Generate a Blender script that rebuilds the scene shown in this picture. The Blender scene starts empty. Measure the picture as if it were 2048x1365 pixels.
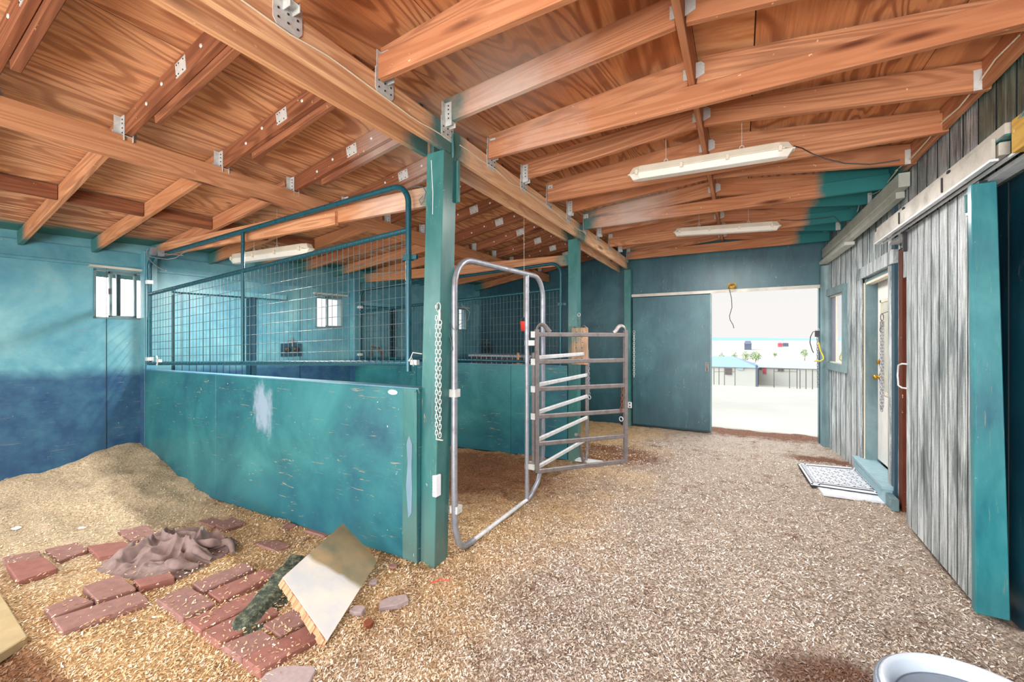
import bpy, bmesh, math, random
import numpy as np
from mathutils import Vector, Matrix, noise
random.seed(7); np.random.seed(7)
SC = bpy.context.scene
COL = SC.collection
I4 = Matrix.Identity(4)

# ---------------------------------------------------------------- camera model used to read positions off the place
F_PX, VPX, HY, CH = 825.0, 1482.0, 680.0, 1.55
TH = math.atan((VPX - 1024) / F_PX); S_, C_ = math.sin(TH), math.cos(TH)
def atX(px, py, X):
    t = (px - 1024) / F_PX; Y = (-X * C_ - t * X * S_) / (S_ - t * C_); d = -X * S_ + Y * C_
    return Vector((X, Y, CH - (py - HY) / F_PX * d))
def atY(px, py, Y):
    t = (px - 1024) / F_PX; X = (t * Y * C_ - Y * S_) / (C_ + t * S_); d = -X * S_ + Y * C_
    return Vector((X, Y, CH - (py - HY) / F_PX * d))
def atZ(px, py, Z):
    d = (CH - Z) * F_PX / (py - HY); r = (px - 1024) / F_PX * d
    return Vector((r * C_ - d * S_, r * S_ + d * C_, Z))

# ---------------------------------------------------------------- object helpers
WM = {}
def link(o, parent, M):
    COL.objects.link(o)
    if parent is not None:
        o.parent = parent
        o.matrix_parent_inverse = WM[parent.name].inverted()
    o.matrix_basis = M
    WM[o.name] = M.copy()
    return o
def tag(o, label=None, cat=None, group=None, kind=None):
    if label: o['label'] = label
    if cat: o['category'] = cat
    if group: o['group'] = group
    if kind: o['kind'] = kind
    return o
def empty(name, loc, label, cat, group=None):
    o = bpy.data.objects.new(name, None); o.empty_display_size = .1
    link(o, None, Matrix.Translation(Vector(loc)))
    return tag(o, label, cat, group)
class MB:
    def __init__(s): s.v = []; s.f = []; s.sm = []; s.mi = []; s.cur = 0
    def add(s, vs, fs, smooth=False):
        n = len(s.v); s.v += [tuple(v) for v in vs]
        for f in fs: s.f.append([i + n for i in f]); s.sm.append(smooth); s.mi.append(s.cur)
        return s
    def hexa(s, c):   # 8 corners: bottom 4 ccw, top 4 ccw
        return s.add(c, [(0, 3, 2, 1), (4, 5, 6, 7), (0, 1, 5, 4), (1, 2, 6, 5), (2, 3, 7, 6), (3, 0, 4, 7)])
    def box(s, a, b):
        x0, x1 = sorted((a[0], b[0])); y0, y1 = sorted((a[1], b[1])); z0, z1 = sorted((a[2], b[2]))
        return s.hexa([(x0, y0, z0), (x1, y0, z0), (x1, y1, z0), (x0, y1, z0), (x0, y0, z1), (x1, y0, z1), (x1, y1, z1), (x0, y1, z1)])
    def obox(s, c, sx, sy, sz, R=None):
        R = R or Matrix.Identity(3); c = Vector(c); P = []
        for z in (-.5, .5):
            for x, y in ((-.5, -.5), (.5, -.5), (.5, .5), (-.5, .5)): P.append(c + R @ Vector((x * sx, y * sy, z * sz)))
        return s.hexa(P)
    def tube(s, pts, r, n=8, closed=False, cap=True, ry=None, up=None):
        pts = [Vector(p) for p in pts]; m = len(pts); rings = []; ref = None
        for i, p in enumerate(pts):
            if closed: t = pts[(i + 1) % m] - pts[i - 1]
            else: t = pts[min(i + 1, m - 1)] - pts[max(i - 1, 0)]
            t.normalize()
            if ref is None:
                ref = Vector(up) if up is not None else (Vector((0, 0, 1)) if abs(t.z) < .9 else Vector((1, 0, 0)))
            u = (ref - t * ref.dot(t)); u.normalize(); w = t.cross(u); ref = u
            rr = r[i] if isinstance(r, (list, tuple)) else r
            r2 = ry if ry is not None else rr
            rings.append([p + u * rr * math.cos(2 * math.pi * k / n) + w * r2 * math.sin(2 * math.pi * k / n) for k in range(n)])
        vs = [v for R in rings for v in R]; fs = []
        for i in range(m if closed else m - 1):
            j = (i + 1) % m
            for k in range(n):
                l = (k + 1) % n; fs.append((i * n + k, i * n + l, j * n + l, j * n + k))
        s.add(vs, fs, True)
        if not closed and cap:
            s.add(rings[0], [tuple(range(n))[::-1]]); s.add(rings[-1], [tuple(range(n))])
        return s
    def sqtube(s, a, b, w, h, up=(0, 0, 1)):
        a, b = Vector(a), Vector(b); t = (b - a).normalized(); u = Vector(up); u = (u - t * u.dot(t)).normalized(); sd = u.cross(t)
        P = []
        for z in (-h / 2, h / 2):
            P += [a - sd * w / 2 + u * z, b - sd * w / 2 + u * z, b + sd * w / 2 + u * z, a + sd * w / 2 + u * z]
        return s.hexa(P)
    def prism(s, poly, z0, z1, fn=None):   # poly xy, extruded; fn maps (x,y,z)->world
        fn = fn or (lambda x, y, z: (x, y, z)); n = len(poly)
        vs = [fn(x, y, z0) for x, y in poly] + [fn(x, y, z1) for x, y in poly]
        fs = [tuple(range(n))[::-1], tuple(range(n, 2 * n))] + [(i, (i + 1) % n, n + (i + 1) % n, n + i) for i in range(n)]
        return s.add(vs, fs)
    def lathe(s, c, prof, n=32, R=None):
        c = Vector(c); R = R or Matrix.Identity(3); vs = []; fs = []; m = len(prof)
        for r, z in prof:
            for k in range(n): vs.append(c + R @ Vector((r * math.cos(2 * math.pi * k / n), r * math.sin(2 * math.pi * k / n), z)))
        for i in range(m - 1):
            for k in range(n):
                l = (k + 1) % n; fs.append((i * n + k, i * n + l, (i + 1) * n + l, (i + 1) * n + k))
        return s.add(vs, fs, True)
    def build(s, name, mat, parent=None, M=None, bevel=0, local=False):
        """vertices are world coordinates unless local=True; M is the object's frame"""
        if M is None: M = I4 if parent is None else WM[parent.name]
        if M is I4 and parent is None and s.v:
            c = np.array(s.v); lo, hi = c.min(0), c.max(0)
            M = Matrix.Translation(Vector(((lo[0] + hi[0]) / 2, (lo[1] + hi[1]) / 2, lo[2])))
        vs = s.v
        if not local:
            Mi = M.inverted(); vs = [tuple(Mi @ Vector(v)) for v in s.v]
        me = bpy.data.meshes.new(name); me.from_pydata(vs, [], s.f)
        me.polygons.foreach_set('use_smooth', s.sm); me.polygons.foreach_set('material_index', s.mi); me.validate(); me.update()
        if bevel:
            bm = bmesh.new(); bm.from_mesh(me)
            bmesh.ops.remove_doubles(bm, verts=bm.verts, dist=1e-6)
            bmesh.ops.bevel(bm, geom=[e for e in bm.edges if len(e.link_faces) == 2 and e.calc_face_angle(0) > .5], offset=bevel, segments=1, affect='EDGES', clamp_overlap=True)
            bm.to_mesh(me); bm.free()
        for m_ in (mat if isinstance(mat, (list, tuple)) else [mat]): me.materials.append(m_)
        return link(bpy.data.objects.new(name, me), parent, M)
def frame(a, b, up=(0, 0, 1)):
    a, b = Vector(a), Vector(b); x = (b - a).normalized(); u = Vector(up); y = u.cross(x).normalized(); z = x.cross(y)
    return Matrix((( x.x, y.x, z.x, a.x), (x.y, y.y, z.y, a.y), (x.z, y.z, z.z, a.z), (0, 0, 0, 1)))
def board(name, a, b, w, h, mat, parent=None, up=(0, 0, 1), bevel=.003):
    """plank whose underside centre line runs a->b; w thickness, h height; local X along the grain"""
    M = frame(a, b, up); L = (Vector(b) - Vector(a)).length
    return MB().box((0, -w / 2, 0), (L, w / 2, h)).build(name, mat, parent, M, bevel, local=True)
def struct(o): o['kind'] = 'structure'; return o
def copy_tree(o, M, parent=None):
    c = o.copy(); COL.objects.link(c)
    if parent is not None: c.parent = parent; WM[c.name] = WM[o.name]
    else: c.matrix_basis = M; WM[c.name] = M.copy()
    for ch in list(o.children): copy_tree(ch, None, c)
    return c

# ---------------------------------------------------------------- materials
def srgb(r, g, b):
    f = lambda c: (c / 255 / 12.92) if c / 255 <= .04045 else ((c / 255 + .055) / 1.055) ** 2.4
    return (f(r), f(g), f(b), 1)
class NT:
    def __init__(s, name):
        s.m = bpy.data.materials.new(name); s.m.use_nodes = True; s.t = s.m.node_tree; s.n = s.t.nodes; s.l = s.t.links
        s.bs = s.n['Principled BSDF']; s.tc = s.n.new('ShaderNodeTexCoord')
    def put(s, sock, v):
        if hasattr(v, 'is_linked') or isinstance(v, bpy.types.NodeSocket): s.l.new(v, sock)
        else:
            if isinstance(v, (int, float)) and sock.type in ('RGBA',): v = (v, v, v, 1)
            if isinstance(v, (int, float)) and sock.type == 'VECTOR': v = (v, v, v)
            sock.default_value = v
    def coord(s, scale=(1, 1, 1), kind='Object', rnd=False, rot=(0, 0, 0)):
        src = s.tc.outputs[kind]
        if rnd:
            oi = s.n.new('ShaderNodeObjectInfo'); mu = s.n.new('ShaderNodeVectorMath'); mu.operation = 'MULTIPLY_ADD'
            s.l.new(oi.outputs['Random'], mu.inputs[0]); mu.inputs[1].default_value = (37.3, 13.1, 7.7); s.l.new(src, mu.inputs[2]); src = mu.outputs[0]
        mp = s.n.new('ShaderNodeMapping'); mp.inputs['Scale'].default_value = scale; mp.inputs['Rotation'].default_value = rot
        s.l.new(src, mp.inputs['Vector']); return mp.outputs[0]
    def noise(s, vec, scale, detail=4, rough=.55, dist=0, out='Fac'):
        n = s.n.new('ShaderNodeTexNoise'); s.l.new(vec, n.inputs['Vector']); n.inputs['Scale'].default_value = scale
        n.inputs['Detail'].default_value = detail; n.inputs['Roughness'].default_value = rough; n.inputs['Distortion'].default_value = dist
        return n.outputs[out]
    def vor(s, vec, scale, feature='F1', out='Distance', rand=1):
        n = s.n.new('ShaderNodeTexVoronoi'); n.feature = feature; s.l.new(vec, n.inputs['Vector']); n.inputs['Scale'].default_value = scale
        n.inputs['Randomness'].default_value = rand; return n.outputs[out]
    def wave(s, vec, scale, dist, detail=3, dscale=1.0, direction='X', rough=.5):
        n = s.n.new('ShaderNodeTexWave'); n.bands_direction = direction; s.l.new(vec, n.inputs['Vector'])
        for k, v in (('Scale', scale), ('Distortion', dist), ('Detail', detail), ('Detail Scale', dscale), ('Detail Roughness', rough)): n.inputs[k].default_value = v
        return n.outputs['Fac']
    def ramp(s, fac, stops, interp='LINEAR'):
        n = s.n.new('ShaderNodeValToRGB'); n.color_ramp.interpolation = interp; e = n.color_ramp.elements
        while len(e) < len(stops): e.new(.5)
        for i, (p, c) in enumerate(stops):
            e[i].position = p; e[i].color = c if not isinstance(c, (int, float)) else (c, c, c, 1)
        s.put(n.inputs[0], fac); return n.outputs[0]
    def mix(s, fac, a, b, mode='MIX'):
        n = s.n.new('ShaderNodeMix'); n.data_type = 'RGBA'; n.blend_type = mode
        s.put(n.inputs[0], fac); s.put(n.inputs[6], a); s.put(n.inputs[7], b); return n.outputs[2]
    def math(s, op, a, b=0.0, c=0.0):
        n = s.n.new('ShaderNodeMath'); n.operation = op
        s.put(n.inputs[0], a); s.put(n.inputs[1], b); s.put(n.inputs[2], c); return n.outputs[0]
    def sep(s, vec):
        n = s.n.new('ShaderNodeSeparateXYZ'); s.l.new(vec, n.inputs[0]); return n.outputs
    def bump(s, h, strength=.3, dist=.01):
        n = s.n.new('ShaderNodeBump'); n.inputs['Strength'].default_value = strength; n.inputs['Distance'].default_value = dist
        s.put(n.inputs['Height'], h); s.l.new(n.outputs[0], s.bs.inputs['Normal'])
    def fin(s, col, rough=.6, metal=0.0, spec=.5):
        s.put(s.bs.inputs['Base Color'], col); s.put(s.bs.inputs['Roughness'], rough); s.put(s.bs.inputs['Metallic'], metal)
        s.bs.inputs['Specular IOR Level'].default_value = spec; return s.m

def overspray(t, c, teal=srgb(44, 112, 112), pale=True, posts=True):
    """teal paint that strayed onto the bare wood round the posts and along the walls"""
    ge = t.n.new('ShaderNodeNewGeometry'); x, y, z = t.sep(ge.outputs['Position'])
    nz = t.noise(ge.outputs['Position'], 3.5, 4, .6); nn = t.math('MULTIPLY', t.math('SUBTRACT', nz, .5), .5)
    def near(cx, cy, r0, r1):
        dx = t.math('SUBTRACT', x, cx); dy = t.math('SUBTRACT', y, cy)
        d = t.math('SQRT', t.math('ADD', t.math('MULTIPLY', dx, dx), t.math('MULTIPLY', dy, dy)))
        return t.ramp(t.math('ADD', d, nn), [(r0, 1), (r1, 0)])
    if pale:
        for p in ((-1.3, 2.35), (-2.3, 2.6), (-1.2, 5.15)): c = t.mix(t.math('MULTIPLY', near(*p, .12, .62), .55), c, srgb(206, 198, 192))
    for p in (((-1.88, 2.3), (-1.88, 5.06), (-1.82, 7.6)) if posts else ()): c = t.mix(t.math('MULTIPLY', near(*p, .12, .30), .9), c, teal)
    # left wall line, and the far right wall ends
    dl = t.math('SUBTRACT', x, t.math('MULTIPLY_ADD', y, .155, -6.2945))
    hi_ = t.math('GREATER_THAN', z, 2.38)
    c = t.mix(t.math('MULTIPLY', hi_, t.ramp(t.math('ADD', dl, t.math('MULTIPLY', nn, .5)), [(.16, .95), (.34, 0)])), c, teal)
    far = t.math('MULTIPLY', t.ramp(t.math('ADD', x, t.math('MULTIPLY', nn, .4)), [(.66, 0), (.76, 1)]), t.ramp(t.math('MULTIPLY', y, .1), [(.455, 0), (.485, 1)]))
    far = t.math('MULTIPLY', far, hi_)
    c = t.mix(far, c, teal)
    edge = t.ramp(t.math('ADD', x, t.math('MULTIPLY', nn, .35)), [(.5, 0), (1.0, 0)])
    return c

def mat_wood(name, light, mid, dark, axis='X', knots=True, dirt=.0, gscale=1.0):
    t = NT(name)
    st = {'X': (.35, 5, 5), 'Y': (5, .35, 5), 'Z': (5, 5, .35)}[axis]
    v = t.coord(tuple(a * gscale for a in st), rnd=True)
    n0 = t.noise(v, 1.0, 2, .5, .3)
    w = t.math('MULTIPLY_ADD', t.math('SINE', t.math('MULTIPLY', n0, 95)), .5, .5)
    fine = t.noise(t.coord({'X': (3, 90, 90), 'Y': (90, 3, 90), 'Z': (90, 90, 3)}[axis], rnd=True), 1.0, 3, .7)
    big = t.noise(t.coord({'X': (.7, 2.5, 2.5), 'Y': (2.5, .7, 2.5), 'Z': (2.5, 2.5, .7)}[axis], rnd=True), 1.2, 3)
    c = t.mix(t.ramp(w, [(.1, .5), (.75, 0)]), light, dark)
    c = t.mix(t.ramp(fine, [(.4, 0), (.8, .5)]), c, dark)
    c = t.mix(t.ramp(big, [(.38, .0), (.66, .75)]), c, mid)
    oi = t.n.new('ShaderNodeObjectInfo')
    c = t.mix(t.math('MULTIPLY', oi.outputs['Random'], .45), c, mid)
    if knots:
        kv = t.vor(t.coord({'X': (.9, 5, 5), 'Y': (5, .9, 5), 'Z': (5, 5, .9)}[axis], rnd=True), 1.0)
        c = t.mix(t.ramp(kv, [(.04, .9), (.10, .4), (.16, 0)]), c, srgb(84, 40, 22))
    sp = t.noise(t.coord(rnd=True), 30, 2, .6)
    c = t.mix(t.ramp(sp, [(.72, 0), (.76, .6)]), c, srgb(240, 214, 180))
    t.bump(fine, .12, .003)
    return t.fin(overspray(t, c), .75, 0, .2)

def mat_ply():
    t = NT('plywood_deck')
    co = t.tc.outputs['Object']; x, y, z = t.sep(co)
    # sheet cells 1.22 m by 2.44 m
    sx = t.math('FLOOR', t.math('DIVIDE', t.math('ADD', x, .25), 1.22)); sy = t.math('FLOOR', t.math('DIVIDE', t.math('ADD', y, .6), 2.44))
    cell = t.math('FRACT', t.math('MULTIPLY', t.math('SINE', t.math('ADD', t.math('MULTIPLY', sx, 12.99), t.math('MULTIPLY', sy, 78.2))), 43758.5))
    off = t.math('MULTIPLY', cell, 30)
    cv = t.n.new('ShaderNodeCombineXYZ'); t.l.new(t.math('ADD', x, off), cv.inputs[0]); t.l.new(t.math('MULTIPLY', y, .22), cv.inputs[1]); t.l.new(off, cv.inputs[2])
    v = cv.outputs[0]
    n0 = t.noise(v, 1.6, 3, .5, .6)
    w = t.math('MULTIPLY_ADD', t.math('SINE', t.math('MULTIPLY', n0, 130)), .5, .5)
    soft = t.noise(v, 1.1, 3, .5)
    cv2 = t.n.new('ShaderNodeCombineXYZ'); t.l.new(t.math('MULTIPLY', x, 60), cv2.inputs[0]); t.l.new(t.math('MULTIPLY', y, 2.2), cv2.inputs[1]); t.l.new(off, cv2.inputs[2])
    fine = t.noise(cv2.outputs[0], 1, 4, .7)
    oran, dk, pale = srgb(206, 128, 76), srgb(140, 70, 34), srgb(232, 184, 140)
    c = t.ramp(soft, [(.35, oran), (.65, srgb(220, 156, 108))])
    c = t.mix(t.ramp(w, [(.05, .8), (.6, 0)]), c, dk)
    c = t.mix(t.ramp(fine, [(.4, 0), (.75, .6)]), c, dk)
    leftness = t.ramp(t.math('MULTIPLY_ADD', x, -.25, -.25), [(0, 0), (1, 1)])   # older, paler sheets over the stalls
    c = t.mix(t.math('MULTIPLY', leftness, .55), c, t.mix(t.ramp(w, [(.05, .8), (.5, 0)]), srgb(226, 182, 148), srgb(140, 82, 54)))
    c = t.mix(t.math('MULTIPLY', leftness, t.ramp(fine, [(.45, 0), (.62, .75)])), c, srgb(128, 74, 48))
    c = t.mix(t.math('MULTIPLY', cell, .25), c, pale)
    # ridge strip with lighter sheet
    mr = t.math('MULTIPLY', t.math('GREATER_THAN', x, -.26), t.math('LESS_THAN', x, .07))
    cv3 = t.n.new('ShaderNodeCombineXYZ'); t.l.new(x, cv3.inputs[0]); t.l.new(t.math('MULTIPLY', y, 5), cv3.inputs[1])
    c = t.mix(mr, c, t.ramp(t.noise(cv3.outputs[0], 3, 3), [(.3, srgb(196, 124, 74)), (.65, srgb(232, 178, 130))]))
    seam = t.math('ADD', t.math('LESS_THAN', t.math('ABSOLUTE', t.math('SUBTRACT', x, .07)), .004),
                  t.math('LESS_THAN', t.math('FRACT', t.math('DIVIDE', t.math('ADD', y, .6), 2.44)), .0022))
    seam = t.math('ADD', seam, t.math('LESS_THAN', t.math('FRACT', t.math('DIVIDE', t.math('ADD', x, .25), 1.22)), .003))
    c = t.mix(t.math('MINIMUM', seam, 1), c, srgb(50, 25, 14))
    kn = t.vor(t.coord((2.2, 1.2, 1)), 1.0)
    c = t.mix(t.ramp(kn, [(.02, .8), (.045, 0)]), c, srgb(60, 28, 16))
    t.bump(fine, .1, .003)
    return t.fin(overspray(t, c, posts=False), .68, 0, .25)

def mat_paint(name, base, dark, light, rough=.42, scratch=.5, vert=False, wear=srgb(158, 140, 112), wl=.0, low=None, lowz=(.05, .55), lowa=.6, scuff=None):
    """worn barn paint: mottled colour, fine scratches, chips to bare wood"""
    t = NT(name)
    a = t.noise(t.coord((1.0, 1.0, .8)), 1.6, 5, .6, .5)
    b = t.noise(t.coord((6, 6, 1.2) if vert else (3, 3, 3)), 2.0, 5, .65)
    c = t.ramp(a, [(.3, dark), (.5, base), (.72, light)])
    c = t.mix(t.ramp(b, [(.35, 0), (.75, .4)]), c, light)
    if low is not None:      # kicked, dirty lower boards
        z = t.sep(t.n.new('ShaderNodeNewGeometry').outputs['Position'])[2]
        f = t.ramp(t.math('MULTIPLY', t.math('ADD', z, t.math('MULTIPLY', t.math('SUBTRACT', a, .5), .6 if lowz[1] < 1 else .12)), .5), [(lowz[0] / 2, 1), (lowz[1] / 2, 0)])
        c = t.mix(t.math('MULTIPLY', f, lowa), c, t.mix(t.ramp(b, [(.35, 0), (.8, .35 if lowa > .8 else .6)]), low, base))
    n1 = t.noise(t.coord((2.2, 2.2, 26) if not vert else (30, 30, 2.2)), 3, 4, .65, .9)
    n2 = t.noise(t.coord((3, 3, 3)), 1.1, 3)
    m = t.math('MULTIPLY', t.ramp(n1, [(.635, 0), (.66, 1)]), t.ramp(n2, [(.42, 0), (.60, 1)]))
    c = t.mix(t.math('MULTIPLY', m, scratch), c, wear)
    ch = t.noise(t.coord((1, 1, 1)), 26, 3, .6)
    m2 = t.math('MULTIPLY', t.ramp(ch, [(.70, 0), (.73, 1)]), t.ramp(n2, [(.5, 0), (.6, 1)]))
    c = t.mix(t.math('MULTIPLY', m2, scratch), c, srgb(196, 200, 190))
    if wl:
        blob = t.noise(t.coord((1, 1, .6)), 2.3, 2)
        c = t.mix(t.ramp(blob, [(.66, 0), (.76, wl)]), c, srgb(170, 178, 190))
    if scuff:      # big scuffed patch in the undercoat grey
        ge = t.n.new('ShaderNodeNewGeometry'); sx, sy, sz = t.sep(ge.outputs['Position'])
        dx = t.math('DIVIDE', t.math('SUBTRACT', sx, scuff[0]), scuff[2]); dz = t.math('DIVIDE', t.math('SUBTRACT', sz, scuff[1]), scuff[3])
        d = t.math('SQRT', t.math('ADD', t.math('MULTIPLY', dx, dx), t.math('MULTIPLY', dz, dz)))
        sn = t.noise(t.coord((7, 7, 3)), 2, 5, .7)
        c = t.mix(t.ramp(t.math('ADD', d, t.math('MULTIPLY', t.math('SUBTRACT', sn, .5), 1.8)), [(.45, .75), (1.0, 0)]), c, srgb(150, 166, 186))
    t.bump(b, .12, .006)
    return t.fin(c, rough, 0, .5)

def mat_siding(name='siding_paint', base=srgb(126, 136, 136), dk=srgb(50, 64, 66), lt=srgb(222, 226, 230)):
    t = NT(name)
    f1 = t.noise(t.coord((60, 60, 2.2)), 1.5, 5, .75)
    f2 = t.noise(t.coord((14, 14, .7)), 1.2, 4, .6); f4 = t.noise(t.coord((5, 5, .9)), 1.2, 4, .7, .6)
    f3 = t.noise(t.coord((90, 90, 60)), 1.5, 2, .7)
    c = t.ramp(f1, [(.34, dk), (.48, base), (.62, lt)])
    c = t.mix(t.ramp(f2, [(.35, .0), (.7, .4)]), c, base)
    c = t.mix(t.ramp(f3, [(.5, 0), (.7, .35)]), c, lt)
    c = t.mix(t.ramp(f4, [(.52, 0), (.64, .75)]), c, dk)
    c = t.mix(t.ramp(f4, [(.36, .6), (.46, 0)]), c, lt)
    t.bump(f1, .5, .008)
    return t.fin(c, .38, 0, .6)

def mat_metal(name, col, rough=.35, metal=.9, dirt=srgb(80, 72, 66), amt=.5, sc=14):
    t = NT(name)
    n = t.noise(t.coord((1, 1, 1)), sc, 5, .65)
    c = t.mix(t.ramp(n, [(.45, 0), (.75, amt)]), col, dirt)
    r = t.ramp(n, [(.3, rough), (.8, min(1, rough + .3))])
    return t.fin(c, r, metal)
def mat_plain(name, col, rough=.5, metal=0., var=.15, sc=8):
    t = NT(name)
    n = t.noise(t.coord(), sc, 4)
    dk = tuple(c * .55 for c in col[:3]) + (1,)
    return t.fin(t.mix(t.ramp(n, [(.35, var * 2), (.7, 0)]), col, dk), rough, metal)

def mat_shavings():
    t = NT('shavings_floor')
    co = t.tc.outputs['Object']; x, y, z = t.sep(co)
    v = t.coord()
    hi = t.noise(t.coord((1, 1, 1)), 75, 3, .75, .6)
    hi2 = t.noise(t.coord((1, 1, 1)), 190, 2, .7, .8)
    md = t.noise(v, 9, 5, .6); lo = t.noise(v, 1.5, 4, .6); lo2 = t.noise(t.coord((1, 1, 1), rot=(0, 0, 1)), .8, 3)
    tan = t.ramp(hi, [(.28, srgb(112, 78, 48)), (.45, srgb(182, 146, 102)), (.62, srgb(214, 188, 148)), (.75, srgb(242, 230, 208))])
    grey = t.ramp(hi, [(.28, srgb(84, 70, 60)), (.42, srgb(148, 132, 118)), (.58, srgb(188, 174, 160)), (.74, srgb(244, 242, 238))])
    brown = t.ramp(hi, [(.3, srgb(52, 28, 18)), (.52, srgb(104, 60, 40)), (.76, srgb(160, 112, 80))])
    # old trampled bedding in the aisle, fresher shavings in the near stall
    f = t.ramp(t.math('ADD', t.math('MULTIPLY_ADD', x, .55, 1.15), t.math('MULTIPLY', t.math('SUBTRACT', lo, .5), 1.2)), [(.1, 0), (.75, 1)])
    c = t.mix(f, tan, grey)
    c = t.mix(t.math('MULTIPLY', t.ramp(md, [(.5, 0), (.68, .8)]), t.ramp(lo, [(.4, .2), (.62, 1)])), c, brown)
    # bare dirt: inside the second stall, by the far door, under the gate
    def blob(cx, cy, rx, ry):
        dx = t.math('DIVIDE', t.math('SUBTRACT', x, cx), rx); dy = t.math('DIVIDE', t.math('SUBTRACT', y, cy), ry)
        d = t.math('SQRT', t.math('ADD', t.math('MULTIPLY', dx, dx), t.math('MULTIPLY', dy, dy)))
        d = t.math('ADD', d, t.math('MULTIPLY', t.math('SUBTRACT', md, .5), 1.3))
        return t.ramp(d, [(.55, 1), (1.0, 0)])
    for a in ((-2.9, 4.1, 1.6, 1.1), (.2, 8.0, 1.6, .5), (-1.6, 5.6, .9, .7), (.45, 2.35, .45, .30), (-2.9, .55, .55, .16), (.95, 6.6, .5, .25)):
        c = t.mix(t.math('MULTIPLY', blob(*a), .85), c, brown)
    pile = blob(-5.4, 1.4, 1.9, 1.6)
    c = t.mix(t.math('MULTIPLY', pile, .8), c, t.ramp(hi, [(.3, srgb(140, 116, 84)), (.5, srgb(206, 190, 160)), (.7, srgb(238, 230, 212))]))
    t.bump(t.math('ADD', t.math('MULTIPLY', hi, .6), t.math('MULTIPLY', hi2, .4)), .9, .02)
    return t.fin(c, .95, 0, .1)

TEAL, TEALD, TEALL = srgb(30, 100, 108), srgb(18, 72, 92), srgb(56, 128, 132)
M = {}
M['ply'] = mat_ply()
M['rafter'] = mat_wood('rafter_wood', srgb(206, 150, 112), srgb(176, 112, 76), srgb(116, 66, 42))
M['rafter_dark'] = mat_wood('stall_rafter_wood', srgb(166, 108, 76), srgb(118, 70, 48), srgb(70, 38, 26))  # darker wood tone for the stall rafters and blocking
M['beam'] = mat_wood('beam_wood', srgb(230, 182, 140), srgb(208, 148, 104), srgb(160, 98, 62))
M['beam_pale'] = mat_wood('pale_beam_wood', srgb(244, 206, 168), srgb(228, 176, 132), srgb(176, 118, 82))
M['header'] = mat_wood('header_wood', srgb(216, 160, 120), srgb(186, 126, 86), srgb(134, 80, 54))
M['woodZ'] = mat_wood('raw_wood_upright', srgb(206, 160, 124), srgb(178, 128, 96), srgb(116, 72, 50), axis='Z')
M['redwood'] = mat_wood('reddish_stud', srgb(112, 62, 44), srgb(82, 40, 28), srgb(44, 22, 16), axis='Z')
M['teal'] = mat_paint('teal_panel_paint', TEAL, TEALD, TEALL, .4, .95, scuff=(-3.72, .93, .17, .24), low=srgb(26, 78, 100))
M['teal_post'] = mat_paint('teal_metal_paint', srgb(38, 98, 98), srgb(26, 78, 84), srgb(76, 130, 126), .34, .7, vert=True, low=srgb(110, 128, 120))
M['teal_wall'] = mat_paint('blue_teal_wall_paint', srgb(78, 140, 156), srgb(58, 120, 144), srgb(122, 172, 180), .42, .45, low=srgb(18, 58, 98), lowz=(1.14, 1.27), lowa=.95)
M['teal_edge'] = mat_paint('wavy_teal_edge_paint', srgb(30, 106, 114), srgb(14, 78, 96), srgb(80, 146, 150), .28, .5, vert=True)
M['teal_back'] = mat_paint('dull_teal_wall_paint', srgb(36, 80, 92), srgb(24, 64, 78), srgb(58, 104, 112), .4, .55, vert=True, low=srgb(26, 58, 68))
M['teal_dark'] = mat_paint('shade_dark_teal_siding', srgb(12, 50, 66), srgb(6, 28, 44), srgb(24, 78, 94), .3, .4, vert=True)  # teal darkened to hold the shade on the lower right wall
M['teal_grey'] = mat_paint('grey_teal_post_paint', srgb(84, 112, 118), srgb(62, 88, 96), srgb(128, 150, 152), .45, .4, vert=True)
M['groove'] = mat_plain('shaded_groove', srgb(26, 38, 40), .8)  # dark colour standing in for the shade inside the siding grooves
M['navy'] = mat_plain('dark_blue_paint', srgb(28, 66, 84), .4)
M['tube_teal'] = mat_metal('teal_tube_paint', srgb(16, 78, 92), .22, .2, srgb(60, 70, 70), .3)
M['tube_grey'] = mat_metal('grey_steel_tube', srgb(156, 160, 170), .28, .45, srgb(96, 88, 84), .55)
M['tube_dark'] = mat_metal('dark_steel_tube', srgb(128, 122, 122), .4, .4, srgb(78, 66, 62), .6)
M['tube_pale'] = mat_metal('pale_steel_tube', srgb(216, 220, 224), .35, .2, srgb(150, 146, 140), .5)
M['galv'] = mat_metal('galvanised_plate', srgb(206, 208, 206), .4, .2, srgb(140, 140, 136), .5, 30)
M['wire'] = mat_metal('dull_wire', srgb(74, 96, 100), .4, .2, srgb(110, 110, 104), .4)
M['chain'] = mat_metal('chain_zinc', srgb(222, 226, 222), .3, .2, srgb(150, 152, 146), .4)
M['rust'] = mat_metal('rusty_chain', srgb(120, 66, 44), .7, .3, srgb(150, 84, 50), .6)
M['track'] = mat_metal('track_steel', srgb(176, 172, 162), .35, .15, srgb(108, 106, 98), .5, 6)
M['cream'] = mat_plain('fixture_plastic', srgb(214, 204, 186), .45, 0, .12)
M['lens'] = mat_plain('fixture_diffuser', srgb(222, 214, 204), .3, 0, .05)
M['black'] = mat_plain('black_cable', srgb(38, 36, 36), .5)
M['white_wire'] = mat_plain('white_cable', srgb(228, 214, 190), .5)
M['yellow'] = mat_plain('yellow_cord', srgb(214, 190, 60), .5)
M['siding'] = mat_siding()
M['siding_green'] = mat_siding('green_siding_paint', srgb(84, 104, 94), srgb(34, 50, 46), srgb(134, 148, 136))
M['trimgrey'] = mat_paint('grey_green_trim_paint', srgb(176, 180, 170), srgb(146, 154, 146), srgb(204, 204, 194), .5, .5)
M['white'] = mat_plain('white_door_paint', srgb(226, 222, 218), .4, 0, .1)
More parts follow.
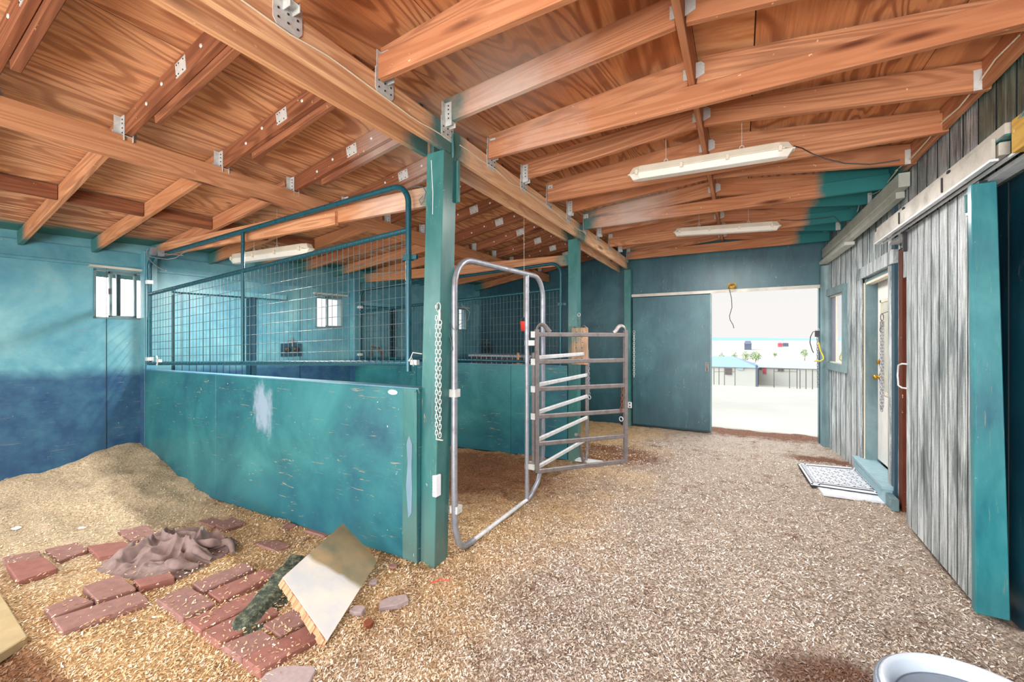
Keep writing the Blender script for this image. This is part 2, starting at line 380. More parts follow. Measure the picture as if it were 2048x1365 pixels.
M['brass'] = mat_metal('brass', srgb(196, 150, 54), .25, .95, srgb(110, 80, 30), .4)
M['floor'] = mat_shavings()
M['paver'] = mat_plain('paver_face', srgb(150, 112, 104), .85, 0, .28, 22)
M['paver_red'] = mat_plain('red_paver_face', srgb(150, 100, 90), .8, 0, .28, 18)
M['slab_tan'] = mat_plain('tan_slab_face', srgb(176, 158, 118), .8, 0, .2, 9)
M['slab_grey'] = mat_plain('grey_slab_face', srgb(168, 152, 152), .85, 0, .2, 40)
M['towel'] = mat_plain('grey_brown_towel', srgb(140, 120, 116), 1.0, 0, .35, 22)
M['redplastic'] = mat_plain('red_plastic', srgb(232, 70, 60), .35, 0, .1)
M['whiteplastic'] = mat_plain('white_plastic_tub', srgb(206, 220, 236), .35, 0, .12)
M['greyplastic'] = mat_plain('grey_plastic_band', srgb(128, 140, 156), .35, 0, .2)
M['mat'] = mat_plain('doormat_face', srgb(212, 216, 224), .6, 0, .2, 30)
M['matdark'] = mat_plain('dark_backing', srgb(44, 42, 48), .8)
M['concrete'] = mat_plain('pale_step_paint', srgb(140, 172, 182), .55, 0, .2, 12)
M['paper'] = mat_plain('white_scrap', srgb(226, 230, 240), .7, 0, .05)
M['patch'] = mat_plain('blue_grey_undercoat', srgb(104, 132, 150), .5, 0, .2, 10)
M['bluepaper'] = mat_plain('blue_scrap', srgb(150, 196, 240), .6, 0, .1)
M['ywood'] = mat_wood('weathered_yellow_block', srgb(206, 170, 90), srgb(180, 138, 56), srgb(120, 84, 30), axis='Y')
t = NT('white_face_board'); nn = t.noise(t.coord(), 5, 5)
yy = t.sep(t.tc.outputs['Object'])
ff = t.ramp(t.math('ADD', yy[0], t.math('MULTIPLY', t.math('SUBTRACT', nn, .5), .10)), [(.385, 0), (.42, 1)])
M['faceboard'] = t.fin(t.mix(ff, t.ramp(nn, [(.35, srgb(206, 212, 216)), (.65, srgb(232, 228, 216))]), t.ramp(nn, [(.35, srgb(130, 128, 104)), (.65, srgb(172, 148, 110))])), .6)
t = NT('mossy_dirty_wood'); nn = t.noise(t.coord(), 30, 5, .7)
M['moss'] = t.fin(t.ramp(nn, [(.3, srgb(24, 26, 22)), (.5, srgb(70, 80, 66)), (.62, srgb(120, 126, 104)), (.78, srgb(168, 116, 60))]), .9); t.bump(nn, .8, .02)
t = NT('window_glass'); t.bs.inputs['Transmission Weight'].default_value = 1; t.bs.inputs['Roughness'].default_value = .0; t.bs.inputs['IOR'].default_value = 1.02
M['glass'] = t.fin((.95, .98, 1, 1), .02)
t = NT('reflective_glass'); M['glass_refl'] = t.fin(srgb(225, 232, 238), .04, .85)
t = NT('sand_ground'); nn = t.noise(t.coord(), .5, 6, .6)
M['sand'] = t.fin(t.ramp(nn, [(.3, srgb(146, 142, 135)), (.7, srgb(156, 152, 146))]), .95, 0, .1)
t = NT('plain_ground'); nn = t.noise(t.coord(), .01, 6, .7)
M['plain'] = t.fin(t.ramp(nn, [(.3, srgb(214, 208, 196)), (.6, srgb(232, 228, 218))]), .95, 0, .1)
M['hill'] = mat_plain('blue_hills', srgb(104, 142, 164), 1.0, 0, .05, .001)
M['roofblue'] = mat_plain('pale_blue_roof', srgb(116, 136, 166), .6, 0, .05)
M['roofpale'] = mat_plain('pale_roof', srgb(142, 156, 162), .6, 0, .05)
M['outwall'] = mat_plain('cream_outbuilding', srgb(170, 166, 158), .8, 0, .05)
M['outdark'] = mat_plain('dark_opening', srgb(92, 82, 80), .9)
M['outred'] = mat_plain('faded_red', srgb(176, 70, 84), .8)
M['slate'] = mat_plain('slate_blue_siding', srgb(84, 88, 104), .8)
M['leaf'] = mat_plain('spring_leaves', srgb(120, 140, 84), .8, 0, .2, 2)
M['bark'] = mat_plain('bark', srgb(110, 96, 76), .9)

# ---------------------------------------------------------------- shell geometry
def roof_z(x):     # underside of the plywood
    P = [(-7.5, 2.39), (-1.88, 3.27), (-.27, 3.365), (1.5, 3.14)]
    for (a, za), (b, zb) in zip(P, P[1:]):
        if x <= b: return za + (zb - za) * (x - a) / (b - a)
    return P[-1][1]
YN, YB = -3.0, 7.7
def lwx(y): return -6.0 + .155 * (y - 1.9)
def rwx(y): return 1.27 if y < 5.9 else 1.27 - (y - 5.9) * .09
RY = [1.13 + .575 * k for k in range(-4, 12)]     # rafter lines, last is nearest the back wall
def lwy(j):                                        # where stall rafter j lands on the left wall
    return 1.18 + .49 * (j - 1) + .0055 * (j - 1) ** 2

# ceiling: folded plywood deck with thickness
mb = MB(); prof = [-7.5, -1.88, -.27, 1.5]
for a, b in zip(prof, prof[1:]):
    mb.hexa([(a, YN, roof_z(a)), (b, YN, roof_z(b)), (b, YB + .35, roof_z(b)), (a, YB + .35, roof_z(a)),
             (a, YN, roof_z(a) + .05), (b, YN, roof_z(b) + .05), (b, YB + .35, roof_z(b) + .05), (a, YB + .35, roof_z(a) + .05)])
struct(mb.build('ceiling', M['ply'], M=Matrix.Translation((0, 0, 0)) @ I4))

def floor_h(x, y):
    v = Vector((x, y, 0))
    h = .035 * noise.noise(v * 1.7) + .028 * noise.noise(v * 4.3) + .014 * noise.noise(v * 11)
    h *= 1.0 if y < 7 else .5
    d = math.hypot((x + 6.0) / 1.55, (y - 1.95) / 1.25)
    h += .27 * max(0, 1 - d) ** 1.0
    h += .13 * math.exp(-max(0, x - lwx(y)) / .6) * (1 if y < 2.1 else max(0, 1 - (y - 2.1) / .2))
    if x < -4.3 and y < 2.2: h += .05 * noise.noise(v * 3.1 + Vector((9, 0, 0))) * min(1, (-4.3 - x))
    if -3.9 < x < -1.9 and y < 2: h -= .01
    # hollows
    for cx, cy, r, dd in ((-1.27, 3.42, .17, .05), (.42, 2.4, .35, .05), (-4.9, 1.35, .15, .06)):
        h -= dd * math.exp(-(((x - cx) ** 2 + (y - cy) ** 2) / r ** 2))
    return h - .015
# keep bedding clear of the pavers
def paver_zone(x, y): return -4.6 < x < -1.85 and .62 < y < 2.0
nx, ny = 320, 400
xs = np.linspace(-6.6, 1.6, nx); ys = np.linspace(YN, 8.2, ny); vs = []
for y in ys:
    for x in xs:
        h = floor_h(x, y)
        if paver_zone(x, y): h = h * .5 - .004
        vs.append((x, y, h))
fs = [(j * nx + i, j * nx + i + 1, (j + 1) * nx + i + 1, (j + 1) * nx + i) for j in range(ny - 1) for i in range(nx - 1)]
mb = MB(); mb.add(vs, fs, True); fl = mb.build('floor', M['floor'], M=Matrix.Identity(4) @ I4)
struct(fl)
def gz(x, y):
    h = floor_h(x, y); return h * .5 - .004 if paver_zone(x, y) else h

# loose wood shavings lying on the floor: uncountable
N = 200000
def chips(n):
    out = []
    while len(out) < n:
        r = 1.3 * (6.6 / 1.3) ** random.random(); a = TH + math.radians(random.uniform(-54, 54))
        x, y = -r * math.sin(a), r * math.cos(a)
        if lwx(y) + .05 < x < 1.2 and y < 7.6: out.append((x, y, r))
    return out
P = chips(N); arr = np.zeros((N * 4, 3), np.float32); k = 0
for x, y, r in P:
    if paver_zone(x, y): zz = gz(x, y) + .002 if random.random() < .86 else random.uniform(.014, .022)
    else: zz = gz(x, y) + random.uniform(.001, .008)
    L = random.uniform(.0025, .0066) * (.8 + .25 * min(r, 3)); w = L * random.uniform(.15, .45); a = random.uniform(0, math.pi) 
    ca, sa = math.cos(a), math.sin(a); t1, t2 = random.uniform(-.5, .5), random.uniform(-.35, .35)
    arr[k] = (x - ca * L + sa * w, y - sa * L - ca * w, zz - t1 * L * .5 + w * t2); arr[k + 1] = (x + ca * L + sa * w, y + sa * L - ca * w, zz + t1 * L + .002 + w * t2)
    arr[k + 2] = (x + ca * L - sa * w, y + sa * L + ca * w, zz + t1 * L + .002 - w * t2); arr[k + 3] = (x - ca * L - sa * w, y - sa * L + ca * w, zz - t1 * L * .5 - w * t2); k += 4
me = bpy.data.meshes.new('wood_shavings'); me.vertices.add(N * 4); me.vertices.foreach_set('co', arr.ravel())
me.loops.add(N * 4); me.loops.foreach_set('vertex_index', np.arange(N * 4, dtype=np.int32)); me.polygons.add(N)
me.polygons.foreach_set('loop_start', np.arange(0, N * 4, 4, dtype=np.int32)); me.update(calc_edges=True)
t = NT('loose_shavings'); ge = t.n.new('ShaderNodeNewGeometry'); x, y, z = t.sep(t.tc.outputs['Object'])
rp = ge.outputs['Random Per Island']
tan = t.ramp(rp, [(0, srgb(140, 98, 62)), (.25, srgb(198, 160, 112)), (.7, srgb(226, 200, 158)), (1, srgb(250, 240, 220))])
gry = t.ramp(rp, [(0, srgb(96, 78, 64)), (.25, srgb(158, 140, 122)), (.75, srgb(204, 192, 178)), (1, srgb(252, 250, 248))])
lo = t.noise(t.coord(), 1.5, 4, .6)
f = t.ramp(t.math('ADD', t.math('MULTIPLY_ADD', x, .55, 1.25), t.math('MULTIPLY', t.math('SUBTRACT', lo, .5), 1.2)), [(.1, 0), (.75, 1)])
cc = t.mix(f, tan, gry)
def blob2(cx, cy, rx, ry):
    dx = t.math('DIVIDE', t.math('SUBTRACT', x, cx), rx); dy = t.math('DIVIDE', t.math('SUBTRACT', y, cy), ry)
    d = t.math('ADD', t.math('SQRT', t.math('ADD', t.math('MULTIPLY', dx, dx), t.math('MULTIPLY', dy, dy))), t.math('MULTIPLY', t.math('SUBTRACT', lo, .5), .8))
    return t.ramp(d, [(.6, 1), (1, 0)])
cc = t.mix(t.math('MULTIPLY', blob2(-2.9, 4.0, 1.7, 1.15), .88), cc, srgb(104, 62, 42))
cc = t.mix(t.math('MULTIPLY', blob2(-5.4, 1.4, 1.9, 1.6), .6), cc, srgb(218, 204, 176))
for a in ((.45, 2.35, .45, .30), (-2.9, .55, .55, .16)): cc = t.mix(t.math('MULTIPLY', blob2(*a), .8), cc, srgb(96, 64, 44))
me.materials.append(t.fin(cc, .9, 0, .15))
o = link(bpy.data.objects.new('wood_shavings', me), None, I4)
tag(o, 'loose pale wood shavings scattered all over the barn floor', 'wood shavings', kind='stuff')

# ---- walls from panels with holes
def wall(name, fn, us, z0, ztop, holes, thick, mat, off=0.0):
    """fn(u, d) -> (x, y) at distance d behind the visible face"""
    mb = MB(); cuts = sorted(set(us + [h[0] for h in holes] + [h[1] for h in holes]))
    for a, b in zip(cuts, cuts[1:]):
        m = (a + b) / 2; segs = [(z0, None)]
        for h in sorted([h for h in holes if h[0] <= m <= h[1]], key=lambda h: h[2]):
            lo_, hi_ = segs.pop(); segs.append((lo_, h[2])); segs.append((h[3], None))
        for lo_, hi_ in segs:
            ta = hi_ if hi_ is not None else ztop(a); tb = hi_ if hi_ is not None else ztop(b)
            if min(ta, tb) - lo_ < .005: continue
            p = [fn(a, 0), fn(b, 0), fn(b, thick), fn(a, thick)]
            mb.hexa([(p[0][0], p[0][1], lo_), (p[1][0], p[1][1], lo_), (p[2][0], p[2][1], lo_), (p[3][0], p[3][1], lo_),
                     (p[0][0], p[0][1], ta), (p[1][0], p[1][1], tb), (p[2][0], p[2][1], tb), (p[3][0], p[3][1], ta)])
    return struct(mb.build(name, mat, M=Matrix.Identity(4) @ I4))
# left wall with three small windows
LW = lambda u, d: (lwx(u) - d, u)
def onL(px, py): # point of the left wall seen at a pixel
    y = 3.0
    for _ in range(30): p = atX(px, py, lwx(y)); y = p.y
    return p
def winL(pxa, pya, pxb, pyb):
    a, b = onL(pxa, pya), onL(pxb, pyb); return [a.y, b.y, min(a.z, b.z), max(a.z, b.z)]
W1 = winL(187, 537, 297, 640); W2 = winL(631, 590, 685, 657); W3 = winL(916, 617, 933, 661)
LWIN = [W1, W2, W3]
wall('wall_left', LW, [YN, YB + .1], -.1, lambda u: roof_z(lwx(u)) + .03, LWIN, .12, M['teal_wall'])
# back wall (two paint tones: stall side and door side), with the door opening
BW = lambda u, d: (u, YB + d)
OP = [-.45, 1.03, -.1, 2.36]
us = [-5.6 + .3 * i for i in range(23)]
wall('wall_back', BW, [u for u in us if u < 1.3] + [1.3, -1.88, -.27], -.1, lambda u: roof_z(u) + .02, [OP], .12, M['teal_back'])

# right wall: grooved siding planks, real grooves
RW = lambda u, d: (rwx(u) + d, u)
DOORH = [5.22, 6.2, -.1, 2.26]; PASS = [3.7, 5.05, -.1, 2.38]; WINR = [6.82, 7.58, 1.22, 2.18]
def siding(name, fn, u0, u1, z0, ztop, holes, mat, pitch=.2, gap=.018, dep=.035, back=.06, kind=True, parent=None, label=None):
    mb = MB(); us = []; u = u0
    planks = []
    while u < u1 - 1e-6:
        planks.append((u, min(u + pitch - gap, u1))); u += pitch
    hc = sorted(set([h[0] for h in holes] + [h[1] for h in holes]))
    def colm(a, b, d0, d1):
        cu = [a] + [h for h in hc if a < h < b] + [b]
        for p, q in zip(cu, cu[1:]):
            if q - p < .003: continue
            m = (p + q) / 2; segs = [[z0, None]]
            for h in sorted([h for h in holes if h[0] <= m <= h[1]], key=lambda h: h[2]):
                segs[-1][1] = h[2]; segs.append([h[3], None])
            for lo_, hi_ in segs:
                ta = hi_ if hi_ is not None else ztop(p); tb = hi_ if hi_ is not None else ztop(q)
                if min(ta, tb) - lo_ < .01: continue
                P = [fn(p, d0), fn(q, d0), fn(q, d1), fn(p, d1)]
                mb.hexa([(*P[0], lo_), (*P[1], lo_), (*P[2], lo_), (*P[3], lo_), (*P[0], ta), (*P[1], tb), (*P[2], tb), (*P[3], ta)])
                mb.mi[-1] = mb.mi[-3] = 1      # plank edges inside each groove coloured dark as its shade
    for a, b in planks: colm(a, b, 0, dep)
    mb.cur = 1; colm(u0, u1, dep, back)
    return mb.build(name, [mat, M['groove']], parent, M=(Matrix.Identity(4) @ I4) if parent is None else None)
zt = lambda u: roof_z(rwx(u)) + .01
struct(siding('wall_right', RW, 3.6, YB, -.1, zt, [DOORH, PASS, WINR], M['siding']))
struct(siding('wall_right_upper', RW, YN, 3.6, 2.44, zt, [], M['siding_green']))
struct(siding('wall_right_lower', lambda u, d: (rwx(u) + .05 + d, u), YN, 3.6, -.1, lambda u: 2.44, [], M['teal_dark']))
# room behind the right wall, so that the openings do not look outdoors
mb = MB(); mb.box((3.4, 2.6, -.1), (3.5, 7.9, 3.3)); mb.box((1.33, 2.6, -.1), (3.4, 2.7, 3.3)); mb.box((1.33, 7.8, -.1), (3.4, 7.9, 3.3)); mb.box((1.33, 2.6, 2.9), (3.5, 7.9, 3.0)); mb.box((1.33, 2.6, -.15), (3.5, 7.9, -.05))
mb.box((1.42, 5.05, -.05), (3.4, 5.12, 2.9))
struct(mb.build('wall_tack_room', mat_plain('tack_room_board', srgb(176, 164, 158), .8, 0, .2, 6)))

for px in (213, 640):
    q = onL(px, 700) if px < 300 else onL(600, 700); mb = MB(); mb.box((lwx(q.y) - .004, q.y - .003, 0), (lwx(q.y) + .003, q.y + .003, 2.33)); mb.build('panel_seam', M['black'], bpy.data.objects['wall_left'])
# ledger line high on the left wall
mb = MB()
a, b = YN, YB
for z0, z1, d in ((2.335, 2.36, .03), (2.36, 2.52, .018)):
    c = [(lwx(a), a, z0), (lwx(a) + d, a, z0), (lwx(b) + d, b, z0), (lwx(b), b, z0)]
    mb.hexa(c + [(x, y, z1) for x, y, _ in c])
struct(mb.build('trim_1', M['teal_wall']))

# windows in the left wall
def left_window(i, W, pane_fracs):
    y0, y1, z0, z1 = W; mb = MB(); fr = .018
    def bx(ya, yb, za, zb, da=-.01, db=.05, m=mb):
        c = [(lwx(ya) - db, ya, za), (lwx(ya) - da, ya, za), (lwx(yb) - da, yb, za), (lwx(yb) - db, yb, za)]
        m.hexa(c + [(x, y, zb) for x, y, _ in c])
    bx(y0, y0 + fr, z0, z1); bx(y1 - fr, y1, z0, z1); bx(y0, y1, z0, z0 + fr); bx(y0, y1, z1 - fr, z1)
    o = struct(mb.build('window_%d' % i, M['teal_grey']))
    g = MB(); bx(y0 + .01, y1 - .01, z0 + .01, z1 - .01, .03, .034, g); g.build('pane', M['glass'], o)
    for f0, f1 in pane_fracs:
        s_ = MB(); ya, yb = y0 + (y1 - y0) * f0, y0 + (y1 - y0) * f1
        bx(ya, ya + .022, z0 + .01, z1 - .01, .005, .04, s_); bx(yb - .022, yb, z0 + .01, z1 - .01, .005, .04, s_)
        bx(ya, yb, z0 + .01, z0 + .035, .005, .04, s_); bx(ya, yb, z1 - .04, z1 - .01, .005, .04, s_)
        s_.build('sash', M['teal_grey'], o)
    l = MB(); bx(y0 - .04, y1 + .06, z1 + .01, z1 + .035, -.05, .0, l); l.build('window_ledge', M['trimgrey'], o)
    return o
w1 = left_window(1, W1, [(.28, .78)])
mb = MB(); ym = W1[0] + (W1[1] - W1[0]) * .52
mb.box((lwx(ym) - .16, ym - .015, W1[2]), (lwx(ym) - .13, ym + .02, W1[3] + .1)); mb.build('outside_post', M['teal_grey'], w1)
mb = MB(); ym = W1[0] + (W1[1] - W1[0]) * .27; mb.obox((lwx(ym) + .015, ym, (W1[2] + W1[3]) / 2 + .03), .02, .02, .06); mb.build('sash_latch', M['black'], w1)
left_window(2, W2, [(.42, 1.0)]); left_window(3, W3, [])

# ---------------------------------------------------------------- timber roof frame
XB1, XB1L, XB2 = -1.80, -1.97, -3.55
ordn = ['nearest', 'second', 'third', 'fourth', 'fifth', 'sixth', 'seventh', 'eighth', 'ninth', 'tenth', 'eleventh', 'twelfth', 'thirteenth', 'fourteenth', 'fifteenth', 'sixteenth']
def hanger(x, y, z, side, parent, name='joist_hanger', scale=1.0):
    """U strap that carries a rafter end on the face of a beam; side=+1 when the rafter leaves towards +X"""
    mb = MB(); s = side; w = .045
    for q in (-1, 1):
        yy = y + q * w / 2
        mb.box((x, yy - q * .0015, z - .03), (x + s * .055, yy + q * .0015, z + .13))          # cheeks
        mb.box((x - s * .0015, yy, z - .03), (x + s * .002, yy + q * .035, z + .13 - (.0 if q < 0 else .08)))  # nail flange on the beam
    mb.box((x, y - w / 2, z - .003), (x + s * .055, y + w / 2, z))
    # lower face plate with clipped corners
    pl = [(-.068, .03), (-.068, -.085), (-.05, -.11), (.05, -.11), (.068, -.085), (.068, .03)]
    vs = [(x + s * .0035, y + a, z + b) for a, b in pl] + [(x - s * .001, y + a, z + b) for a, b in pl]; n = 6
    mb.add(vs, [tuple(range(n)), tuple(range(n, 2 * n))[::-1]] + [(i, n + i, n + (i + 1) % n, (i + 1) % n) for i in range(n)])
    nb = mb; mb.cur = 1
    for a in (-.045, 0, .045):
        for b in (-.035, -.075): nb.obox((x + s * .005, y + a, z + b), .004, .008, .008)
    for b in (.02, .05, .08, .105): nb.obox((x + s * .03, y - w / 2 - .003, z + b), .008, .004, .008)
    return mb.build(name, [M['galv'], M['black']], parent)
def beam_board(name, x, y0, y1, z, h, mat, label, cat='beam', w=.038, zb=None):
    o = board(name, (x, y0, z), (x, y1, z if zb is None else zb), w, h, mat); return tag(o, label, cat)
# main beam: two planks sandwiching the posts, joined over post one
P1, P2, P3 = Vector((-1.895, 2.30, 0)), Vector((-1.885, 5.06, 0)), Vector((-1.82, 7.60, 0))
XR = XB1; XL = XB1L
def mbeam(x, y0, z0, y1, z1, h, lab):
    o = board('beam', (x, y0, z0), (x, y1, z1), .038, h, M['beam' if y0 < 0 else 'beam_pale']); return tag(o, lab, 'beam', 'planks of the main beam')
b1 = mbeam(XR, YN, 2.83, 2.33, 2.86, .185, 'near right-hand plank of the long pale main beam, running out of frame at top left')
b2 = mbeam(XR + .002, 2.335, 2.85, 7.68, 2.82, .185, 'far right-hand plank of the main beam, running from the nearest teal post to the back wall')
b3 = mbeam(XL, YN, 2.84, 2.28, 2.86, .27, 'near left-hand plank of the main beam, ending teal-stained at the nearest teal post')
b4 = mbeam(XL + .002, 2.34, 2.84, 7.68, 2.80, .27, 'far left-hand plank of the main beam, seen below its twin beyond the nearest teal post')
b5 = tag(board('beam', (XB2, YN, 2.715), (XB2 + .12, 7.68, 2.72), .06, .15, M['header']), 'long orange purlin crossing over the stalls, speckled with white drips', 'beam')

# painted ends of the beams around the post
# rafters over the aisle (left slope, beam to ridge; right slope, ridge to right wall)
RX = -.27
for k, y in enumerate(RY):
    if y < .4 and k < 1: pass
    n = len(RY) - 1 - k     # 0 = at the back wall
    where = 'against the back wall' if n == 0 else '%s from the back wall' % ordn[n]
    a = (XB1 + .02, y, 3.045); b = (RX - .024, y, 3.165)
    if -0.2 < y:
        r = board('rafter', a, b, .038, .165, M['rafter']); tag(r, 'orange rafter on the left slope over the aisle, %s' % where, 'rafter', 'left-slope aisle rafters')
        hanger(XB1 + .021, y, 3.045, 1, r)
        mb = MB(); mb.obox((RX - .03, y - .023, 3.235), .045, .003, .07); mb.build('ridge_angle', M['galv'], r)
    if y > .9:
        a = (RX + .024, y, 3.165); b = (rwx(y) - .01, y, 2.995)
        r = board('rafter', a, b, .038, .165, M['rafter']); tag(r, 'orange rafter on the right slope over the aisle, %s' % where, 'rafter', 'right-slope aisle rafters')
        mb = MB(); pl = [(0, -.05), (.05, -.03), (.05, .03), (.03, .05), (0, .05)]
        mb.prism([(p, q) for p, q in pl], 0, .003, lambda p, q, zz: (RX + .021 + p, y - .0195 - zz, 3.245 + q)); mb.build('ridge_angle', M['galv'], r)
        mb = MB(); mb.obox((rwx(y) - .06, y - .021, 3.06), .05, .004, .12); mb.build('joist_hanger', M['galv'], r)
        if k % 2 == 1 and y < 5:
            for q in (.05, .11):
                mb = MB(); mb.lathe((rwx(y) - .2, y - .0195, 3.0 + q), [(0, .004), (.012, .004), (.016, 0)], 10, Matrix.Rotation(math.pi / 2, 3, 'X')); mb.build('bolt', M['galv'], r)
# ridge board
tag(board('ridge_board', (RX, YN, 3.145), (RX, 7.66, 3.145), .038, .2, M['rafter']), 'narrow ridge board running along the top of the aisle roof', 'ridge board')
# ceiling ties
for k, y in enumerate(RY):
    if k % 2 == 1 and y > 1.5:
        n = len(RY) - 1 - k
        z = 3.005 if y < 3.2 else (2.99 if y < 5 else 2.975)
        t_ = board('ceiling_tie', (XB1 + .03, y - .040, z), (rwx(y) - .015, y - .040, z), .038, .135, M['rafter'])
        tag(t_, 'level tie plank spanning the aisle below the ridge, %s from the back wall' % ['nearest', 'second', 'third', 'fourth', 'fifth', 'sixth'][n // 2], 'ceiling tie', 'ties across the aisle')
# stall rafters: main beam to purlin, then purlin to left wall
for k, y in enumerate(RY):
    if y < -.2: continue
    n = len(RY) - 1 - k; where = 'against the back wall' if n == 0 else '%s from the back wall' % ordn[n]
    j = k - 4 + 1 if False else (k - 3)
    zb, za = 2.865, 3.125
    r = board('rafter', (XB2 + .035, y, zb), (XL - .022, y, za), .038, .13, M['rafter_dark'])
    tag(r, 'dark rafter between purlin and main beam over the stalls, %s' % where, 'rafter', 'stall rafters beside the main beam')
    hanger(XB2 + .035, y, zb, 1, r)
    sl = (za - zb) / (XL - .022 - XB2 - .035)
    f = lambda x: zb + sl * (x - XB2 - .035)
    if y < 3.3: board('sister_board', (-3.15, y + .040, f(-3.15) - .045), (-2.05 - .1 * (k % 2), y + .040, f(-2.05 - .1 * (k % 2)) - .045), .038, .15, M['rafter_dark'], r)
    mb = MB(); R = Matrix.Rotation(-math.atan(sl), 3, 'Y'); mb.obox((-2.72, y - .0205, f(-2.72) + .065), .115, .003, .085, R); mb.cur = 1
    for a in (-.045, -.02, .03): 
        for b in (-.03, .03): mb.obox((-2.72 + a, y - .023, f(-2.72) + .065 + b + a * sl), .007, .003, .007)
    mb.build('splice_plate', [M['galv'], M['black']], r)
    for x in (-2.2, -2.5, -2.95, -3.15):
        mb = MB(); mb.lathe((x, y - .0195, f(x) + .06 + .02 * math.sin(x * 40)), [(0, .006), (.009, .005), (.012, 0)], 8, Matrix.Rotation(math.pi / 2, 3, 'X')); mb.build('bolt', M['galv'], r)
    # lower part to the wall
    yw = lwy(j); xw = lwx(yw) + .02
    if n == 0: yw = 7.55; xw = lwx(yw) + .02
    if yw > .2:
        zw = roof_z(xw) - .145
        r = board('rafter', (XB2 - .03, y - .005, zb - .005), (xw, yw, zw), .038, .13, M['header' if k % 3 else 'rafter'])
        tag(r, 'pale rafter sloping from the purlin down to the left wall, %s' % where, 'rafter', 'stall rafters against the left wall')
# painted stubs hanging below the wall ends of the rafters
# blocking between the wall rafters
for k in range(3, 8):
    ya, yb = RY[k], RY[k + 1]; j = k - 3
    fr = .50
    def pt(jj, yy):
        yw = lwy(jj); xw = lwx(yw); return Vector((XB2 + (xw - XB2) * fr, yy + (yw - yy) * fr, 0))
    A, B = pt(j, ya), pt(j + 1, yb)
    d = (B - A).normalized() * .024; A += d; B -= d
    zA = 2.86 + (roof_z(lwx(2)) - .145 - 2.86) * fr
    o = board('blocking', (A.x, A.y, zA + .01), (B.x, B.y, zA + .01), .038, .115, M['rafter_dark'])
    tag(o, 'short dark blocking plank between two wall rafters, %s one counted from the camera' % ['first', 'second', 'third', 'fourth', 'fifth'][k - 3], 'blocking', 'blocking between wall rafters')
# header planks from the corner posts of the stalls to the main posts
for (ya, nm, y1) in ((2.34, 'nearest', 2.13), (5.10, 'second', 4.72)):
    xl = lwx(y1) + .1
    o = board('stall_header', (xl, y1, 2.485), (-1.96, ya, 2.525), .038, .14, M['header'])
    tag(o, 'orange header plank running from the left wall to the %s teal post' % nm, 'header plank')
    if nm == 'nearest':
        board('doubler_plank', (-4.2, y1 + .135 - .05, 2.49), (-2.9, ya - .08, 2.49), .038, .11, M['header'], o)

# cable along the main beam and along the right wall top
def wobble(a, b, n, amp, seed=0, axis=2):
    a, b = Vector(a), Vector(b); out = []
    for i in range(n + 1):
        t_ = i / n; p = a.lerp(b, t_); q = noise.noise(Vector((t_ * n * .35 + seed, seed * 3.1, .5)))
        p.z += amp * q; out.append(p)
    return out
mb = MB(); mb.tube(wobble((XB1 + .024, -.6, 2.93), (XB1 + .024, 2.3, 2.925), 30, .03, 2), .0045, 6)
tag(mb.build('cable', M['white_wire']), 'thin white cable stapled along the near part of the main beam', 'cable')
mb = MB(); mb.tube(wobble((XB1 + .026, 2.42, 2.96), (XB1 + .026, 5.9, 2.93), 40, .045, 5), .004, 6)
tag(mb.build('cable', M['white_wire']), 'thin white cable wandering along the main beam beyond the nearest post', 'cable')
mb = MB()
pts = [atX(px, py, 1.225) for px, py in ((2048, 62), (2000, 110), (1960, 165), (1925, 210), (1890, 238), (1860, 278), (1830, 308), (1795, 340))]
mb.tube(pts, .006, 6); mb.tube([p + Vector((-.012, .01, -.012 + .01 * math.sin(i * 3))) for i, p in enumerate(pts)], .005, 6)
tag(mb.build('cable', M['white_wire']), 'pair of grey-white cables along the top of the right wall', 'cable')
mb = MB(); mb.tube([atX(px, py, 1.2) for px, py in ((1795, 340), (1775, 365), (1758, 383), (1747, 388), (1722, 392), (1716, 420), (1700, 448), (1690, 450))], .005, 6)
tag(mb.build('cable', M['white_wire']), 'loose white cable drooping between the painted rafter ends', 'cable')

# ---------------------------------------------------------------- posts
def post(name, foot, top, w, ztop, label, mat='teal_post', dents=True):
    mb = MB(); n = 10; rings = []
    for i in range(n + 1):
        t_ = i / n; c = Vector((*foot, 0)).lerp(Vector((*top, 0)), t_); c.z = -.05 + (ztop + .05) * t_
        h = w / 2
        rings.append([(c.x - h, c.y - h, c.z), (c.x + h, c.y - h, c.z), (c.x + h, c.y + h, c.z), (c.x - h, c.y + h, c.z)])
    vs = [v for r in rings for v in r]
    fs = [(0, 3, 2, 1), tuple(4 * n + q for q in (0, 1, 2, 3))]
    for i in range(n):
        for q in range(4): fs.append((4 * i + q, 4 * i + (q + 1) % 4, 4 * i + 4 + (q + 1) % 4, 4 * i + 4 + q))
    mb.add(vs, fs); return tag(mb.build(name, M[mat], bevel=.004), label, 'post', 'teal posts along the aisle' if mat == 'teal_post' else None)
p1 = post('post', (-1.912, 2.285), (-1.852, 2.315), .150, 2.855, 'nearest and largest teal metal-clad post with a chain hanging on it')
p2 = post('post', (-1.885, 5.06), (-1.885, 5.06), .128, 2.84, 'second teal post along the aisle, behind the open tube gate')
p3 = post('post', (-1.80, 7.60), (-1.80, 7.60), .12, 2.82, 'farthest teal post, standing at the back wall left of the sliding door')
